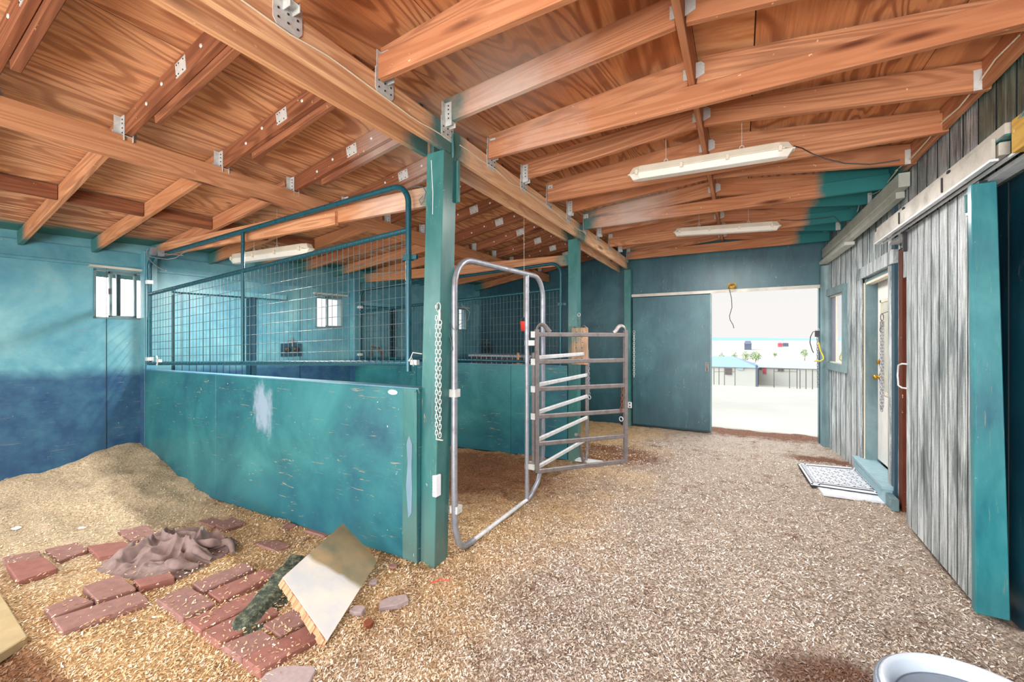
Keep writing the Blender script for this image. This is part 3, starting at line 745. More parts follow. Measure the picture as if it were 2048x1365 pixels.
# metal wrap flanges on post one
mb = MB(); mb.box((-1.80, 2.388, 2.53), (-1.755, 2.394, 2.83)); mb.box((-1.759, 2.37, 2.53), (-1.753, 2.394, 2.83)); mb.build('cladding_flap', M['teal_post'], p1)
mb = MB(); mb.tube([(-1.775, 2.33, 3.0), (-1.768, 2.335, 2.9), (-1.775, 2.34, 2.84), (-1.80, 2.345, 2.82)], .008, 6); mb.build('beam_strap', M['teal_post'], p1)
mb = MB(); mb.tube([(-1.885, 2.2375, 2.80), (-1.88, 2.237, 2.72), (-1.868, 2.235, 2.58), (-1.868, 2.233, 2.42)], .0025, 5); mb.build('white_drip', M['paper'], p1)
# socket box at the foot of post one
c = atY(891, 975, 2.22); mb = MB(); mb.box((-1.842, 2.196, c.z - .075), (-1.808, 2.25, c.z + .07)); sb = mb.build('notice_plate', M['paper'], p1, bevel=.003)
sb['label'] = 'small white ruled plate'
mb = MB()
for q in range(5): mb.box((-1.839, 2.1945, c.z + .045 - q * .022), (-1.811 - .004 * (q % 2), 2.1965, c.z + .047 - q * .022))
mb.build('ruled_line', M['matdark'], sb)
mb = MB(); pts = [atX(px, py, -1.84) for px, py in ((897, 1040), (893, 1055), (880, 1078), (878, 1083), (892, 1092))]; mb.tube(pts, .003, 5); mb.build('bent_wire', M['black'], p1)
# right corner round post and left wall posts
mb = MB(); f_ = Vector((1.115, 7.58, 0)); mb.tube([(f_.x, f_.y, -.05), (f_.x, f_.y, 1.5), (f_.x, f_.y, 2.64)], .085, 16); tag(mb.build('round_post', M['teal_grey']), 'thick rounded grey-blue post at the right edge of the bright doorway', 'post')
for px, y0, lab in ((318, 2.11, 'square teal post against the left wall where the near stall partition ends'), (692, 4.66, 'square teal post against the left wall where the second stall partition ends')):
    x = lwx(y0); mb = MB(); mb.box((x - .01, y0 - .06, 0), (x + .10, y0 + .06, 2.56)); tag(mb.build('wall_post', M['teal_wall'], bevel=.004), lab, 'post')

# ---------------------------------------------------------------- stall partitions
def partition(a, b, label, h=1.215, seams=(), cat='stall partition'):
    a, b = Vector(a), Vector(b); Mx = frame(a, b); L = (b - a).length
    root = bpy.data.objects.new('stall_partition', None); link(root, None, Mx); tag(root, label, cat)
    cuts = [0] + list(seams) + [L]
    for i, (p, q) in enumerate(zip(cuts, cuts[1:])):
        MB().box((p + .0015, -.045, 0), (q - .0015, .045, h - .012)).build('plywood_panel', M['teal'], root, Mx, .002, local=True)
    MB().box((0, -.052, h - .012), (L, .052, h)).build('top_cap', M['teal_wall'], root, Mx, .002, local=True)
    return root, Mx, L
r1, M1, L1 = partition((lwx(2.1) + .09, 2.10, 0), (-1.955, 2.236, 0), 'near teal half-wall stall partition with scratched and chipped plywood', seams=(1.42,))
mb = MB(); mb.box((L1 - .14, -.058, 0), (L1 - .015, -.046, 1.205)); mb.box((L1 - .03, -.066, 0), (L1 - .004, -.046, 1.19)); o = mb.build('corner_flashing', M['teal_post'], r1, M1, .002, local=True)
mb = MB(); zc = .55
pl = [(-.02, .0), (-.005, .16), (-.015, .3), (.01, .36), (.035, .3), (.03, .12), (.035, 0), (.03, -.18), (.0, -.22), (-.01, -.1)]
mb.prism([(L1 - .085 + p, q + .52) for p, q in pl], -.0605, -.0575, lambda x, z, yy: (x, yy, z)); mb.build('bare_patch', M['patch'], r1, M1, local=True)['label'] = 'peeled blue-grey patch'
mb = MB(); mb.prism([(L1 - .24 + .045 * math.cos(q * .52), 1.172 + .018 * math.sin(q * .52)) for q in range(12)], -.0485, -.0455, lambda x, z, yy: (x, yy, z)); mb.build('paint_blob', M['paper'], r1, M1, local=True)
r2, M2, L2 = partition((lwx(4.66) + .09, 4.66, 0), (-1.96, 5.04, 0), 'second teal half-wall stall partition seen through the walk-through frame', seams=(1.2, 2.75))

# ---------------------------------------------------------------- mesh gates on the partitions
def arc(c, r, a0, a1, n, fx):
    return [fx(c[0] + r * math.cos(a0 + (a1 - a0) * i / n), c[1] + r * math.sin(a0 + (a1 - a0) * i / n)) for i in range(n + 1)]
def mesh_gate(name, corners, label, rt=.021, nv=62, nh=9, vx=(.47,)):
    """corners in (u, z) along a plane: outline with rounded top corners. corners: dict"""
    A, B = corners['a'], corners['b']           # plan end points (x, y)
    A, B = Vector((*A, 0)), Vector((*B, 0)); L = (B - A).length; D = (B - A) / L
    fx = lambda u, z: A + D * u + Vector((0, 0, z))
    zb0, zb1, zm0, zm1, zt0, zt1 = corners['z']
    root = empty('mesh_gate', fx(0, zb0), label, 'gate')
    R = .13
    zt = lambda u: zt0 + (zt1 - zt0) * u / L
    zm = lambda u: zm0 + (zm1 - zm0) * u / L
    zb = lambda u: zb0 + (zb1 - zb0) * u / L
    pts = [fx(0, zb0 - .02), fx(0, zt(0) - R)] + arc((R, zt(0) - R), R, math.pi, math.pi / 2, 6, fx)[1:]
    pts += arc((L - R, zt(L - R) - R), R, math.pi / 2, 0, 8, fx) + [fx(L, zb1 - .06)]
    MB().tube(pts, rt, 10).build('outer_tube', M['tube_teal'], root)
    MB().tube([fx(0, zb0), fx(L, zb1)], rt * .95, 10).build('bottom_rail', M['tube_teal'], root)
    MB().tube([fx(0, zm0), fx(L, zm1)], rt * .95, 10).build('middle_rail', M['tube_teal'], root)
    for v in vx: MB().tube([fx(L * v, zb(L * v)), fx(L * v, zt(L * v))], rt * .8, 8).build('centre_upright', M['tube_teal'], root)
    mb = MB()
    for i in range(1, nv):
        u = L * i / nv; mb.tube([fx(u, zb(u)), fx(u, zm(u))], .0026, 4, cap=False)
        mb.obox(fx(u, zm(u) - .006), .006, .046, .012); mb.obox(fx(u, zb(u) + .006), .006, .046, .012)
    for i in range(1, nh + 1):
        f = i / (nh + 1)
        mb.tube([fx(u, zb(u) + (zm(u) - zb(u)) * f) for u in (0, L / 2, L)], .0024, 4, cap=False)
    mb.build('wire_mesh', M['wire'], root)
    for u, z, s in ((0, zb0 + .05, -1), (0, zt(0) - .28, -1), (L, zm1 - .2, 1)):
        c = fx(u, z); mb = MB(); mb.obox(c, .062, .05, .04); mb.obox(c + D * s * .045, .07, .02, .03)
        mb.build('hinge_bracket' if s < 0 else 'latch_clamp', M['tube_teal' if s > 0 else 'galv'], root)
    return root
g1 = mesh_gate('g', dict(a=(-5.80, 2.07), b=(-2.075, 2.215), z=(1.285, 1.385, 2.06, 2.335, 2.475, 2.665)), 'near teal tube gate with wire mesh standing above the near half wall')
a = onL(706, 722)
g2 = mesh_gate('g', dict(a=(lwx(4.66) + .16, 4.67), b=(-2.06, 5.02), z=(1.26, 1.255, 2.01, 2.215, 2.36, 2.56)), 'second teal tube gate with wire mesh above the farther half wall', nv=66, nh=8, vx=())
mb = MB(); mb.tube([(-1.97, 2.24, 1.45), (-2.02, 2.2, 1.46), (-2.05, 2.2, 1.40), (-2.0, 2.19, 1.36), (-2.04, 2.21, 1.43), (-2.07, 2.2, 1.39)], .004, 5)
mb.obox((-2.02, 2.22, 1.39), .06, .03, .035); tag(mb.build('latch_wire', M['galv']), 'twisted wire and clamp tying the near mesh gate to the nearest post', 'gate latch')

# ---------------------------------------------------------------- walk-through frame, fixed panel and open gate in the aisle
XF = -1.79
root = empty('walk_through_frame', (XF, 2.45, 0), 'grey steel tube arch frame standing at the nearest post', 'gate frame')
ay, by, zt_ = 2.375, 3.88, 2.18
pts = [(XF, 2.62, .012), (XF, 2.50, .018), (XF, 2.43, .07), (XF, ay + .01, .2), (XF, ay, .5), (XF, ay, 1.2), (XF, ay, 1.80)]
pts += [(XF, ay + .22 - .22 * math.cos(q), 1.93 + .22 * math.sin(q)) for q in [math.pi / 2 * i / 7 for i in range(8)]]
pts += [(XF, by - .2 + .2 * math.sin(q), 1.985 + .2 * math.cos(q)) for q in [math.pi / 2 * i / 6 for i in range(7)]]
pts += [(XF, by, 1.2), (XF, by, .45), (XF, by - .02, .28), (XF, by - .12, .12), (XF, by - .28, .03), (XF, by - .36, .018)]
MB().tube(pts, .0235, 12, up=(1, 0, 0)).build('arch_tube', M['tube_grey'], root)
MB().tube([(XF, 2.50, .012), (XF, 3.55, .018)], .018, 8).build('ground_bar', M['tube_pale'], root)
MB().tube([(XF, 3.52, .02), (XF, 3.52, 2.185)], .021, 10).build('hinge_upright', M['tube_grey'], root)
for z in (1.52, .34):
    mb = MB(); mb.obox((XF + .03, 3.56, z), .1, .1, .05); mb.build('hinge_clamp', M['galv'], root)
mb = MB(); mb.obox((XF, ay, 1.17), .062, .06, .055); mb.obox((XF - .045, ay, 1.175), .07, .02, .012); mb.build('post_clamp', M['galv'], root)
mb = MB(); mb.obox((XF, ay + .02, .335), .066, .06, .05); mb.build('lower_clamp', M['galv'], root)
mb = MB(); mb.tube([(XF + .02, ay - .03, 1.62), (XF - .05, ay - .05, 1.72), (XF - .075, ay - .05, 1.58), (XF - .02, ay - .04, 1.52), (XF + .04, ay + .01, 1.66), (XF + .08, ay + .06, 1.69), (XF + .1, ay + .05, 1.75), (XF + .06, ay, 1.80)], .0022, 5)
mb.tube([(XF - .02, ay - .04, 1.60), (XF - .0, ay - .04, 1.55), (XF + .01, ay - .03, 1.48), (XF - .03, ay - .04, 1.44), (XF - .05, ay - .04, 1.52)], .003, 5); mb.build('tie_wire', M['wire'], root)

def tube_gate(name, A, B, ztop, zbot, nb, label, mats, loops, thick=(.045, .032), zb_top=None, cat='gate'):
    """rectangular multi-bar gate; A, B plan points"""
    A, B = Vector((*A, 0)), Vector((*B, 0)); L = (B - A).length; D = (B - A) / L; N_ = Vector((-D.y, D.x, 0))
    root = empty(name, A + Vector((0, 0, zbot)), label, cat)
    up = lambda p, z: p + Vector((0, 0, z))
    for p in (A, B):
        mb = MB(); mb.sqtube(up(p, zbot - .01), up(p, ztop + .05), .032, .038, up=D); mb.build('end_upright', M[mats[0]], root)
    for i in range(nb):
        z = ztop - (ztop - zbot) * i / (nb - 1)
        mb = MB(); mb.sqtube(up(A, z), up(B, z), .028, .042); mb.build('crossbar', M[mats[1]], root, bevel=.006)
    for (p, s) in loops:     # rounded lifting loops on the top corners
        q = A if p == 'a' else B; s_ = 1 if p == 'a' else -1
        pts = [up(q, ztop - .02)] + [up(q + D * s_ * (.05 - .05 * math.cos(x)), ztop + .045 + .05 * math.sin(x)) for x in [math.pi * .8 * i / 10 for i in range(11)]] + [up(q + D * s_ * .115, ztop + .045), up(q + D * s_ * .14, ztop + .022)]
        mb = MB(); mb.tube(pts, .005, 8, ry=.022, up=N_ if False else None); mb.build('corner_loop', M[mats[0]], root)
    return root
GA = atZ(1074, 1003, 0); ga = (-1.70, 3.55); gb = (-1.045, 4.30)
tg = tube_gate('tube_gate', ga, gb, 1.60, .295, 6, 'dark six-bar steel tube gate swung open into the aisle', ('tube_dark', 'tube_dark'), (('a', 1), ('b', 1)))
fa = (-1.745, 3.585); fb = (-1.70, 5.02)
fp = tube_gate('fence_panel', fa, fb, 1.375, .30, 5, 'pale galvanised tube panel fixed between the arch frame and the second post', ('tube_dark', 'tube_pale'), (), cat='fence panel')
mb = MB(); mb.sqtube((fb[0], fb[1], .30), (fb[0], fb[1], 1.66), .03, .045); mb.tube([(fb[0], fb[1], 1.6), (fb[0], fb[1], 1.70), (fb[0] - .04, fb[1], 1.73), (fb[0] - .1, fb[1], 1.68)], .006, 8, ry=.022); mb.build('end_upright', M['tube_dark'], fp)
mb = MB(); mb.tube([(fb[0], fb[1], .32), (fb[0], fb[1], .12), (fb[0], fb[1] - .06, .03), (fb[0] + .0, fb[1] - .16, .02)], .02, 8); mb.tube([(fb[0] - .02, fb[1] - .35, .42), (fb[0] - .02, fb[1] - .25, .38), (fb[0], fb[1] - .18, .1), (fb[0], fb[1] - .14, .03)], .02, 8); mb.build('bent_foot', M['tube_dark'], fp)
MB().box((-1.83, 4.93, .02), (-1.5, 5.05, .04)).build('foot_plate', M['tube_pale'], fp)
for i in range(4):
    z = 1.60 - (1.60 - .295) * (i) / 5
    mb = MB(); mb.obox((-1.735, 3.545, z), .045, .02, .06); mb.build('hinge_tab', M['galv'], fp)
# wooden blocks on the second post
wa = atY(1138, 655, 4.93); wb = atY(1176, 738, 4.93)
mb = MB(); c0 = atY(1158, 698, 4.90); mb.box((c0.x - .095, 4.885, 1.24), (c0.x + .11, 4.93, 1.70)); wbk = mb.build('wooden_block', M['woodZ'], bevel=.006)
tag(wbk, 'raw wooden plank with nail holes mounted on the second teal post', 'plank')
mb = MB(); mb.box((c0.x - .15, 4.93, 1.25), (c0.x - .095, 4.975, 1.72)); mb.build('backing_block', M['woodZ'], wbk, bevel=.006)
mb = MB()
for i in range(6):
    for q in (-.035, .045): mb.obox((c0.x + q + .01 * (i % 2), 4.883, 1.32 + .065 * i), .012, .004, .008)
mb.build('nail_hole', M['black'], wbk)

# ---------------------------------------------------------------- chains
def chain_pts(mb, pts, L=.034, r=.0032, w=.010):
    """links strung along a polyline"""
    P = [Vector(p) for p in pts]; seg = []; 
    for a, b in zip(P, P[1:]):
        n = max(1, round((b - a).length / (L * .78)))
        for i in range(n): seg.append((a.lerp(b, (i + .5) / n), (b - a).normalized()))
    for i, (c, t_) in enumerate(seg):
        ref = Vector((1, .55, 0)).normalized() if i % 2 == 0 else Vector((-.55, 1, 0)).normalized()
        u = (ref - t_ * ref.dot(t_)); 
        if u.length < .1: u = Vector((0, 0, 1)) - t_ * t_.z
        u.normalize(); ww = w if i % 2 == 0 else w
        ring = [c + t_ * (L / 2 - w) * (1 if math.cos(q) > 0 else -1) + t_ * ww * math.cos(q) + u * ww * math.sin(q) for q in [2 * math.pi * k / 8 + .01 for k in range(8)]]
        mb.tube(ring, r, 5, closed=True)
def ring(mb, c, R, r, axis=(0, 1, 0)):
    a = Vector(axis).normalized(); u = a.cross(Vector((0, 0, 1))).normalized(); v = a.cross(u)
    mb.tube([Vector(c) + u * R * math.cos(q) + v * R * math.sin(q) for q in [2 * math.pi * k / 16 for k in range(16)]], r, 6, closed=True)
# chain on post one (front face at y ~ 2.235)
yc = 2.205
T0 = atY(877, 615, yc); 
cr = empty('chain', T0, 'long doubled pale chain hanging from a ring on the nearest teal post', 'chain')
mb = MB(); ring(mb, T0, .032, .0035, (.5, 1, 0)); ring(mb, T0 + Vector((-.018, 0, .003)), .014, .003, (1, .2, 0)); mb.build('ring', M['galv'], cr)
mb = MB(); s0 = atY(879, 640, yc - .008); mb.tube([atY(879, 620, yc - .008), atY(879, 642, yc - .008)], .008, 8); ring(mb, atY(880, 646, yc - .01), .020, .003, (.3, 1, 0)); mb.build('snap_hook', M['galv'], cr)
mb = MB(); chain_pts(mb, [atY(873, 632, yc - .006), atY(873, 700, yc - .006), atY(873, 878, yc - .006)], w=.0085, L=.036, r=.0023); chain_pts(mb, [atY(880, 650, yc - .01), atY(880, 875, yc - .01)], w=.0085, L=.036, r=.0023); chain_pts(mb, [atY(874, 879, yc - .008), atY(884, 881, yc - .008)], w=.0085, L=.036, r=.0023)
mb.build('chain_links', M['chain'], cr)
def simple_chain(pts, label, mat='chain', L=.04, w=.011, extra=None):
    mb = MB(); chain_pts(mb, pts, L=L, w=w, r=.0035)
    o = tag(mb.build('chain', M[mat]), label, 'chain')
    if extra: 
        m2 = MB(); ring(m2, extra, .022, .004, (.4, 1, 0)); m2.build('end_ring', M['galv'], o)
    return o
simple_chain([atY(1268, 668, 7.48), atY(1268, 755, 7.48)], 'pale chain hanging down the farthest teal post', L=.05, w=.014, extra=atY(1268, 664, 7.48))
simple_chain([(-1.06, 4.24, 1.06), (-1.07, 4.23, .80)], 'rusty chain hanging inside the free end of the open tube gate', 'rust', extra=(-1.07, 4.225, .74))
simple_chain([(-1.672, 4.99, 1.32), (-1.668, 4.985, 1.02), (-1.66, 4.98, .86)], 'dull chain hanging at the far end of the pale tube panel', 'tube_grey', extra=(-1.655, 4.975, .83))
simple_chain([atY(1158, 635, 4.98), atY(1158, 652, 4.90)], 'short dull chain holding the wooden plank to the second post', 'tube_dark', extra=atY(1158, 630, 4.99))
# chain and wires on the round post
simple_chain([atY(1635, 664, 7.50), atY(1636, 775, 7.50)], 'dark chain hanging down the round post by the bright doorway', 'tube_dark', L=.05, w=.013, extra=atY(1635, 660, 7.5))
mb = MB(); mb.tube([atY(px, py, 7.46) for px, py in ((1634, 663), (1626, 664), (1621, 674), (1620, 686), (1624, 700), (1627, 706))], .006, 6); mb.obox(atY(1634, 668, 7.47), .05, .04, .09)
tag(mb.build('loose_wire', M['black']), 'black wire curling from a box on the round post', 'wire')
mb = MB(); mb.tube([atY(px, py, 7.44) for px, py in ((1637, 685), (1641, 702), (1647, 714), (1647, 719), (1640, 723), (1632, 722), (1628, 723))], .010, 6)
tag(mb.build('cord', M['yellow']), 'yellow cord looped on the round post by the bright doorway', 'cord')

# ---------------------------------------------------------------- back wall things
# sliding door panel
a0, a1 = atY(1266, 590, 7.62).x, atY(1423, 590, 7.62).x
mb = MB(); mb.box((a0, 7.60, .03), (a1, 7.64, 2.31)); sd = mb.build('sliding_door', M['teal_back'], bevel=.003); tag(sd, 'large dull teal sliding door standing left of the bright doorway', 'sliding door')
c = atY(1414, 734, 7.59); mb = MB(); mb.tube([c + Vector((0, 0, .06)), c + Vector((0, -.04, .05)), c + Vector((0, -.04, -.05)), c + Vector((0, 0, -.06))], .008, 6); mb.obox(c + Vector((0, .005, 0)), .05, .008, .15); mb.build('handle', M['tube_dark'], sd)
mb = MB(); mb.box((a1 - .02, 7.592, .03), (a1 + .004, 7.645, 2.31)); mb.build('edge_strip', M['teal_grey'], sd)
mb = MB(); mb.box((a0 - .02, 7.60, 2.35), (1.03, 7.69, 2.372)); mb.box((a0 - .02, 7.592, 2.322), (1.03, 7.598, 2.332)); mb.box((a0 - .02, 7.598, 2.322), (1.03, 7.604, 2.36)); tag(mb.build('door_track', M['track']), 'thin pale track above the far doorway and its teal sliding door', 'door track')
# lamp holder with dangling wire
c = atY(1464, 574, 7.60); 
lh = empty('lamp_holder', c, 'small tan lamp holder with a dangling black wire over the bright doorway', 'lamp holder')
mb = MB(); mb.lathe(c + Vector((0, .05, 0)), [(0, 0), (.05, 0), (.055, .03), (.035, .055), (.03, .08), (0, .085)], 14, Matrix.Rotation(math.pi / 2, 3, 'X')); mb.obox(c + Vector((0, .07, .03)), .12, .04, .07); mb.build('holder_body', M['ywood'], lh)
mb = MB(); mb.tube([atY(px, py, 7.56) for px, py in ((1459, 580), (1463, 597), (1464, 615), (1459, 632), (1460, 640), (1466, 650), (1468, 657))], .005, 6); mb.build('dangling_wire', M['black'], lh)
c = atY(1259, 811, 7.5); mb = MB(); mb.obox((c.x, 7.53, c.z), .07, .02, .11); sk = tag(mb.build('wall_socket', M['paper'], bevel=.004), 'small white socket low on the farthest teal post', 'socket')
mb = MB(); mb.obox((c.x, 7.518, c.z + .025), .02, .004, .025); mb.obox((c.x, 7.518, c.z - .025), .02, .004, .025); mb.build('socket_hole', M['black'], sk)

# ---------------------------------------------------------------- fluorescent fixtures
def fixture(A, B, label, hooks=(.25, .72), long=True):
    A, B = Vector(A), Vector(B); Mx = frame(A, B); L = (B - A).length
    root = bpy.data.objects.new('light_fixture', None); link(root, None, Mx); tag(root, label, 'light fixture', 'fluorescent batten fixtures')
    def loft(prof0, inset, z0, z1, w0, w1, name, mat):
        mb = MB(); n = 0
        vs = []
        for (x0, w, z) in prof0:
            pass
        e = inset
        b_ = [(0, -w0 * .55), (e, -w0), (L - e, -w0), (L, -w0 * .55), (L, w0 * .55), (L - e, w0), (e, w0), (0, w0 * .55)]
        t_ = [(.03, -w1 * .55), (e + .02, -w1), (L - e - .02, -w1), (L - .03, -w1 * .55), (L - .03, w1 * .55), (L - e - .02, w1), (e + .02, w1), (.03, w1 * .55)]
        vs = [(x, y, z0) for x, y in b_] + [(x, y, z1) for x, y in t_]
        n = 8; fs = [tuple(range(n)), tuple(range(n, 2 * n))[::-1]] + [(i, n + i, n + (i + 1) % n, (i + 1) % n) for i in range(n)]
        mb.add(vs, fs); return mb.build(name, mat, root, Mx, .003, local=True)
    loft([], .07, .003, .052, .062, .048, 'housing', M['cream'])
    loft([], .07, -.003, -.05, .058, .036, 'diffuser', M['lens'])
    MB().box((-.012, -.03, -.006), (L + .012, .03, .006)).box((.05, -.066, -.005), (L - .05, .066, .005)).build('rim', M['cream'], root, Mx, .002, local=True)
    for f in (.06, .36, .64, .93):
        for s in (-1, 1): MB().box((L * f - .012, s * .062, -.022), (L * f + .012, s * .072, .018)).build('clip', M['cream'], root, Mx, .002, local=True)
    for f in hooks:
        mb = MB(); c = Mx @ Vector((L * f, 0, .075)); ring(mb, c, .014, .003, (0, 1, 0)); mb.tube([c + Vector((0, 0, .014)), c + Vector((0, 0, max(.07, roof_z(c.x) - c.z - .005)))], .002, 5); mb.build('hook', M['galv'], root)
    return root
fxA = fixture(atY(1260, 352, 3.5), atY(1586, 299, 3.5), 'nearest fluorescent fixture hung under the aisle rafters')
fxB = fixture(atY(1349, 466, 5.95), atY(1560, 452, 5.95), 'farther fluorescent fixture hung under the aisle rafters')
fxC = fixture(atY(466, 520, 2.55), atY(622, 498, 2.55), 'white fluorescent fixture hung in the stall behind the near mesh gate', hooks=(.3, .6))
mb = MB(); mb.tube([atY(px, py, 3.5 - .02 * i) for i, (px, py) in enumerate(((1588, 292), (1605, 297), (1625, 308), (1650, 318), (1690, 327), (1740, 329), (1770, 325), (1800, 320)))], .004, 6); tag(mb.build('power_cable', M['black']), 'black cable sagging from the nearest aisle light fixture to the right wall', 'cable')
mb = MB(); mb.tube([atY(px, py, 5.9) for px, py in ((1561, 440), (1590, 441), (1620, 439), (1650, 436), (1668, 433), (1676, 440), (1682, 450))], .005, 6); tag(mb.build('power_cable', M['black']), 'black cable running from the farther aisle fixture to the right wall', 'cable')

# ---------------------------------------------------------------- right wall things
# far box rail
def ybox(x0, x1, y0, y1, z0, z1, dz=0.0, dx=0.0):
    return [(x0, y0, z0), (x1, y0, z0), (x1 + dx, y1, z0 + dz), (x0 + dx, y1, z0 + dz), (x0, y0, z1), (x1, y0, z1), (x1 + dx, y1, z1 + dz), (x0 + dx, y1, z1 + dz)]
rr = empty('boxed_header', (1.2, 4.8, 2.80), 'pale grey-green boxed header above the door on the right wall', 'header box')
mb = MB(); mb.hexa(ybox(1.185, 1.262, 4.72, 7.55, 2.862, 2.985, -.10, -.14)); mb.build('upper_box', M['trimgrey'], rr, bevel=.003)
mb = MB(); mb.hexa(ybox(1.20, 1.262, 4.85, 7.55, 2.80, 2.858, -.10, -.14)); mb.build('lower_rail', M['trimgrey'], rr, bevel=.003)
mb = MB(); mb.hexa(ybox(1.10, 1.20, 6.35, 7.55, 2.70, 2.742, -.04, -.09)); mb.build('end_rail', M['trimgrey'], rr, bevel=.003)
# rim board along the top of right wall
tag(board('rim_board', (1.235, YN, 3.0), (1.235, 5.9, 3.0), .03, .165, M['rafter']), 'dark rim board closing the rafter ends along the right wall', 'rim board')
# near track
tr = empty('sliding_door_track', (1.12, 3.0, 2.45), 'grey steel box track carrying the siding-clad sliding door', 'door track')
mb = MB(); mb.box((1.10, 2.98, 2.455), (1.115, 5.06, 2.56)); mb.box((1.115, 2.90, 2.545), (1.27, 5.06, 2.60)); mb.build('track_face', M['track'], tr, bevel=.002)
mb = MB(); mb.box((1.095, 2.98, 2.445), (1.125, 5.06, 2.457)); mb.box((1.15, 2.9, 2.445), (1.165, 5.06, 2.457)); mb.box((1.20, 2.9, 2.43), (1.27, 5.06, 2.455)); mb.build('track_lip', M['tube_pale'], tr)
mb = MB(); mb.box((1.165, 2.9, 2.457), (1.175, 3.02, 2.545)); mb.box((1.115, 2.9, 2.535), (1.17, 3.02, 2.545)); mb.build('track_end', M['teal_post'], tr)
mb = MB(); mb.box((1.12, 2.96, 2.465), (1.16, 3.12, 2.53)); mb.build('roller_block', M['track'], tr, bevel=.003)
for y in (3.55, 4.35):
    mb = MB(); mb.box((1.093, y, 2.47), (1.101, y + .012, 2.56)); mb.box((1.105, y - .06, 2.57), (1.115, y - .03, 2.585)); mb.build('track_bracket', M['matdark'], tr)
mb = MB(); mb.box((1.13, 2.72, 2.44), (1.27, 2.885, 2.60)); tag(mb.build('end_block', M['ywood'], bevel=.004), 'mossy yellow wood block at the near end of the sliding door track', 'wood block')
mb = MB(); mb.tube([(1.16, 2.95, 2.565), (1.15, 2.89, 2.575), (1.14, 2.80, 2.585), (1.12, 2.7, 2.59)], .014, 8); tag(mb.build('strap', M['teal_post']), 'pale green strap bent round the wood block on the track', 'strap')
# siding-clad sliding door
SDY0, SDY1 = 3.27, 4.56
sdr = empty('siding_door', (1.2, 3.3, .03), 'weathered siding-clad sliding door with teal metal edge on the right wall', 'sliding door')
FD = lambda u, d: (1.165 + .03 * (u - SDY0) / 1.3 + d, u)
o = siding('door_face', FD, SDY0 + .02, SDY1, .04, lambda u: 2.44, [], M['siding'], pitch=.145, gap=.012, dep=.028, back=.045, parent=sdr)
mb = MB(); mb.hexa([(1.14, SDY0 - .02, .03), (1.272, SDY0 - .02, .03), (1.272, SDY0 + .03, .03), (1.14, SDY0 + .03, .03), (1.125, SDY0 - .01, 2.42), (1.225, SDY0 - .01, 2.42), (1.225, SDY0 + .04, 2.42), (1.125, SDY0 + .04, 2.42)]); mb.build('metal_edge', M['teal_edge'], sdr, bevel=.004)
mb = MB(); mb.hexa([(1.150, SDY0 + .0, .03), (1.160, SDY0 + .0, .03), (1.160, SDY0 + .06, .03), (1.150, SDY0 + .06, .03), (1.150, SDY0 + .0, 2.42), (1.160, SDY0 + .0, 2.42), (1.160, SDY0 + .06, 2.42), (1.150, SDY0 + .06, 2.42)]); mb.build('edge_return', M['tube_grey'], sdr)
mb = MB(); mb.obox((1.148, SDY0 + .075, 2.33), .02, .05, .13); mb.tube([(1.135, SDY0 + .06, 2.28), (1.13, SDY0 + .06, 2.38)], .012, 8); mb.build('hanger_bracket', M['teal_post'], sdr)
mb = MB(); h = 1.25; xf = 1.19
mb.tube([(xf, SDY1 - .03, h + .1), (xf - .02, SDY1 + .01, h + .1), (xf - .03, SDY1 + .06, h + .085), (xf - .03, SDY1 + .08, h), (xf - .03, SDY1 + .06, h - .085), (xf - .02, SDY1 + .01, h - .1), (xf, SDY1 - .03, h - .1)], .007, 8); mb.build('pull_handle', M['galv'], sdr)
mb = MB(); mb.obox((1.185, SDY1 - .01, 2.36), .03, .03, .16); mb.build('rear_hanger', M['matdark'], sdr)
# passage frame behind the door: studs, top piece
mb = MB(); mb.box((1.268, 4.945, -.02), (1.36, 5.045, 2.37)); st = tag(mb.build('door_stud', M['redwood'], bevel=.003), 'rough reddish-brown stud showing beside the sliding door', 'stud')
mb = MB(); mb.box((1.30, 4.62, .0), (1.36, 4.945, 2.36)); mb.build('stud_backing', M['woodZ'], st)
mb = MB(); mb.box((1.262, 4.56, 2.10), (1.285, 4.90, 2.37)); tag(mb.build('header_piece', M['siding'], bevel=.002), 'short piece of siding above the gap beside the sliding door', 'siding piece')
# person door: casing, jambs, slab, sill
DX = lambda y: rwx(y)
dr = struct(MB().box((1.272, 5.22, -.02), (1.40, 5.27, 2.26)).box((1.262, 6.15, -.02), (1.40, 6.2, 2.26)).box((1.272, 5.27, 2.21), (1.40, 6.15, 2.26)).build('door_1', M['teal_grey'], bevel=.002))
mb = MB(); mb.box((1.225, 6.2, -.02), (1.255, 6.30, 2.26)); mb.box((1.235, 5.16, -.02), (1.27, 5.225, 2.26)); mb.box((1.225, 5.06, 2.26), (1.27, 6.36, 2.39)); mb.build('casing', M['siding'], dr, bevel=.003)
mb = MB(); mb.box((1.262, 5.27, 2.185), (1.33, 6.15, 2.21)); mb.box((1.25, 6.185, .17), (1.262, 6.205, 2.21)); mb.build('weather_strip', M['cream'], dr)
sl_ = MB(); sl_.box((1.365, 5.27, .19), (1.405, 6.14, 2.205)); dl = sl_.build('door_leaf', M['white'], dr, bevel=.003)
mb = MB()
for a in ((5.40, 6.0, .95, .98), (5.40, 6.0, 1.96, 1.99), (5.40, 5.43, .95, 1.99), (5.97, 6.0, .95, 1.99)): mb.box((1.352, a[0], a[2]), (1.366, a[1], a[3]))
mb.build('glazing_bead', M['cream'], dl)
mb = MB(); mb.box((1.360, 5.43, .98), (1.3645, 5.97, 1.96)); mb.build('door_glass', mat_plain('curtained_glass', srgb(198, 196, 182), .2), dl)
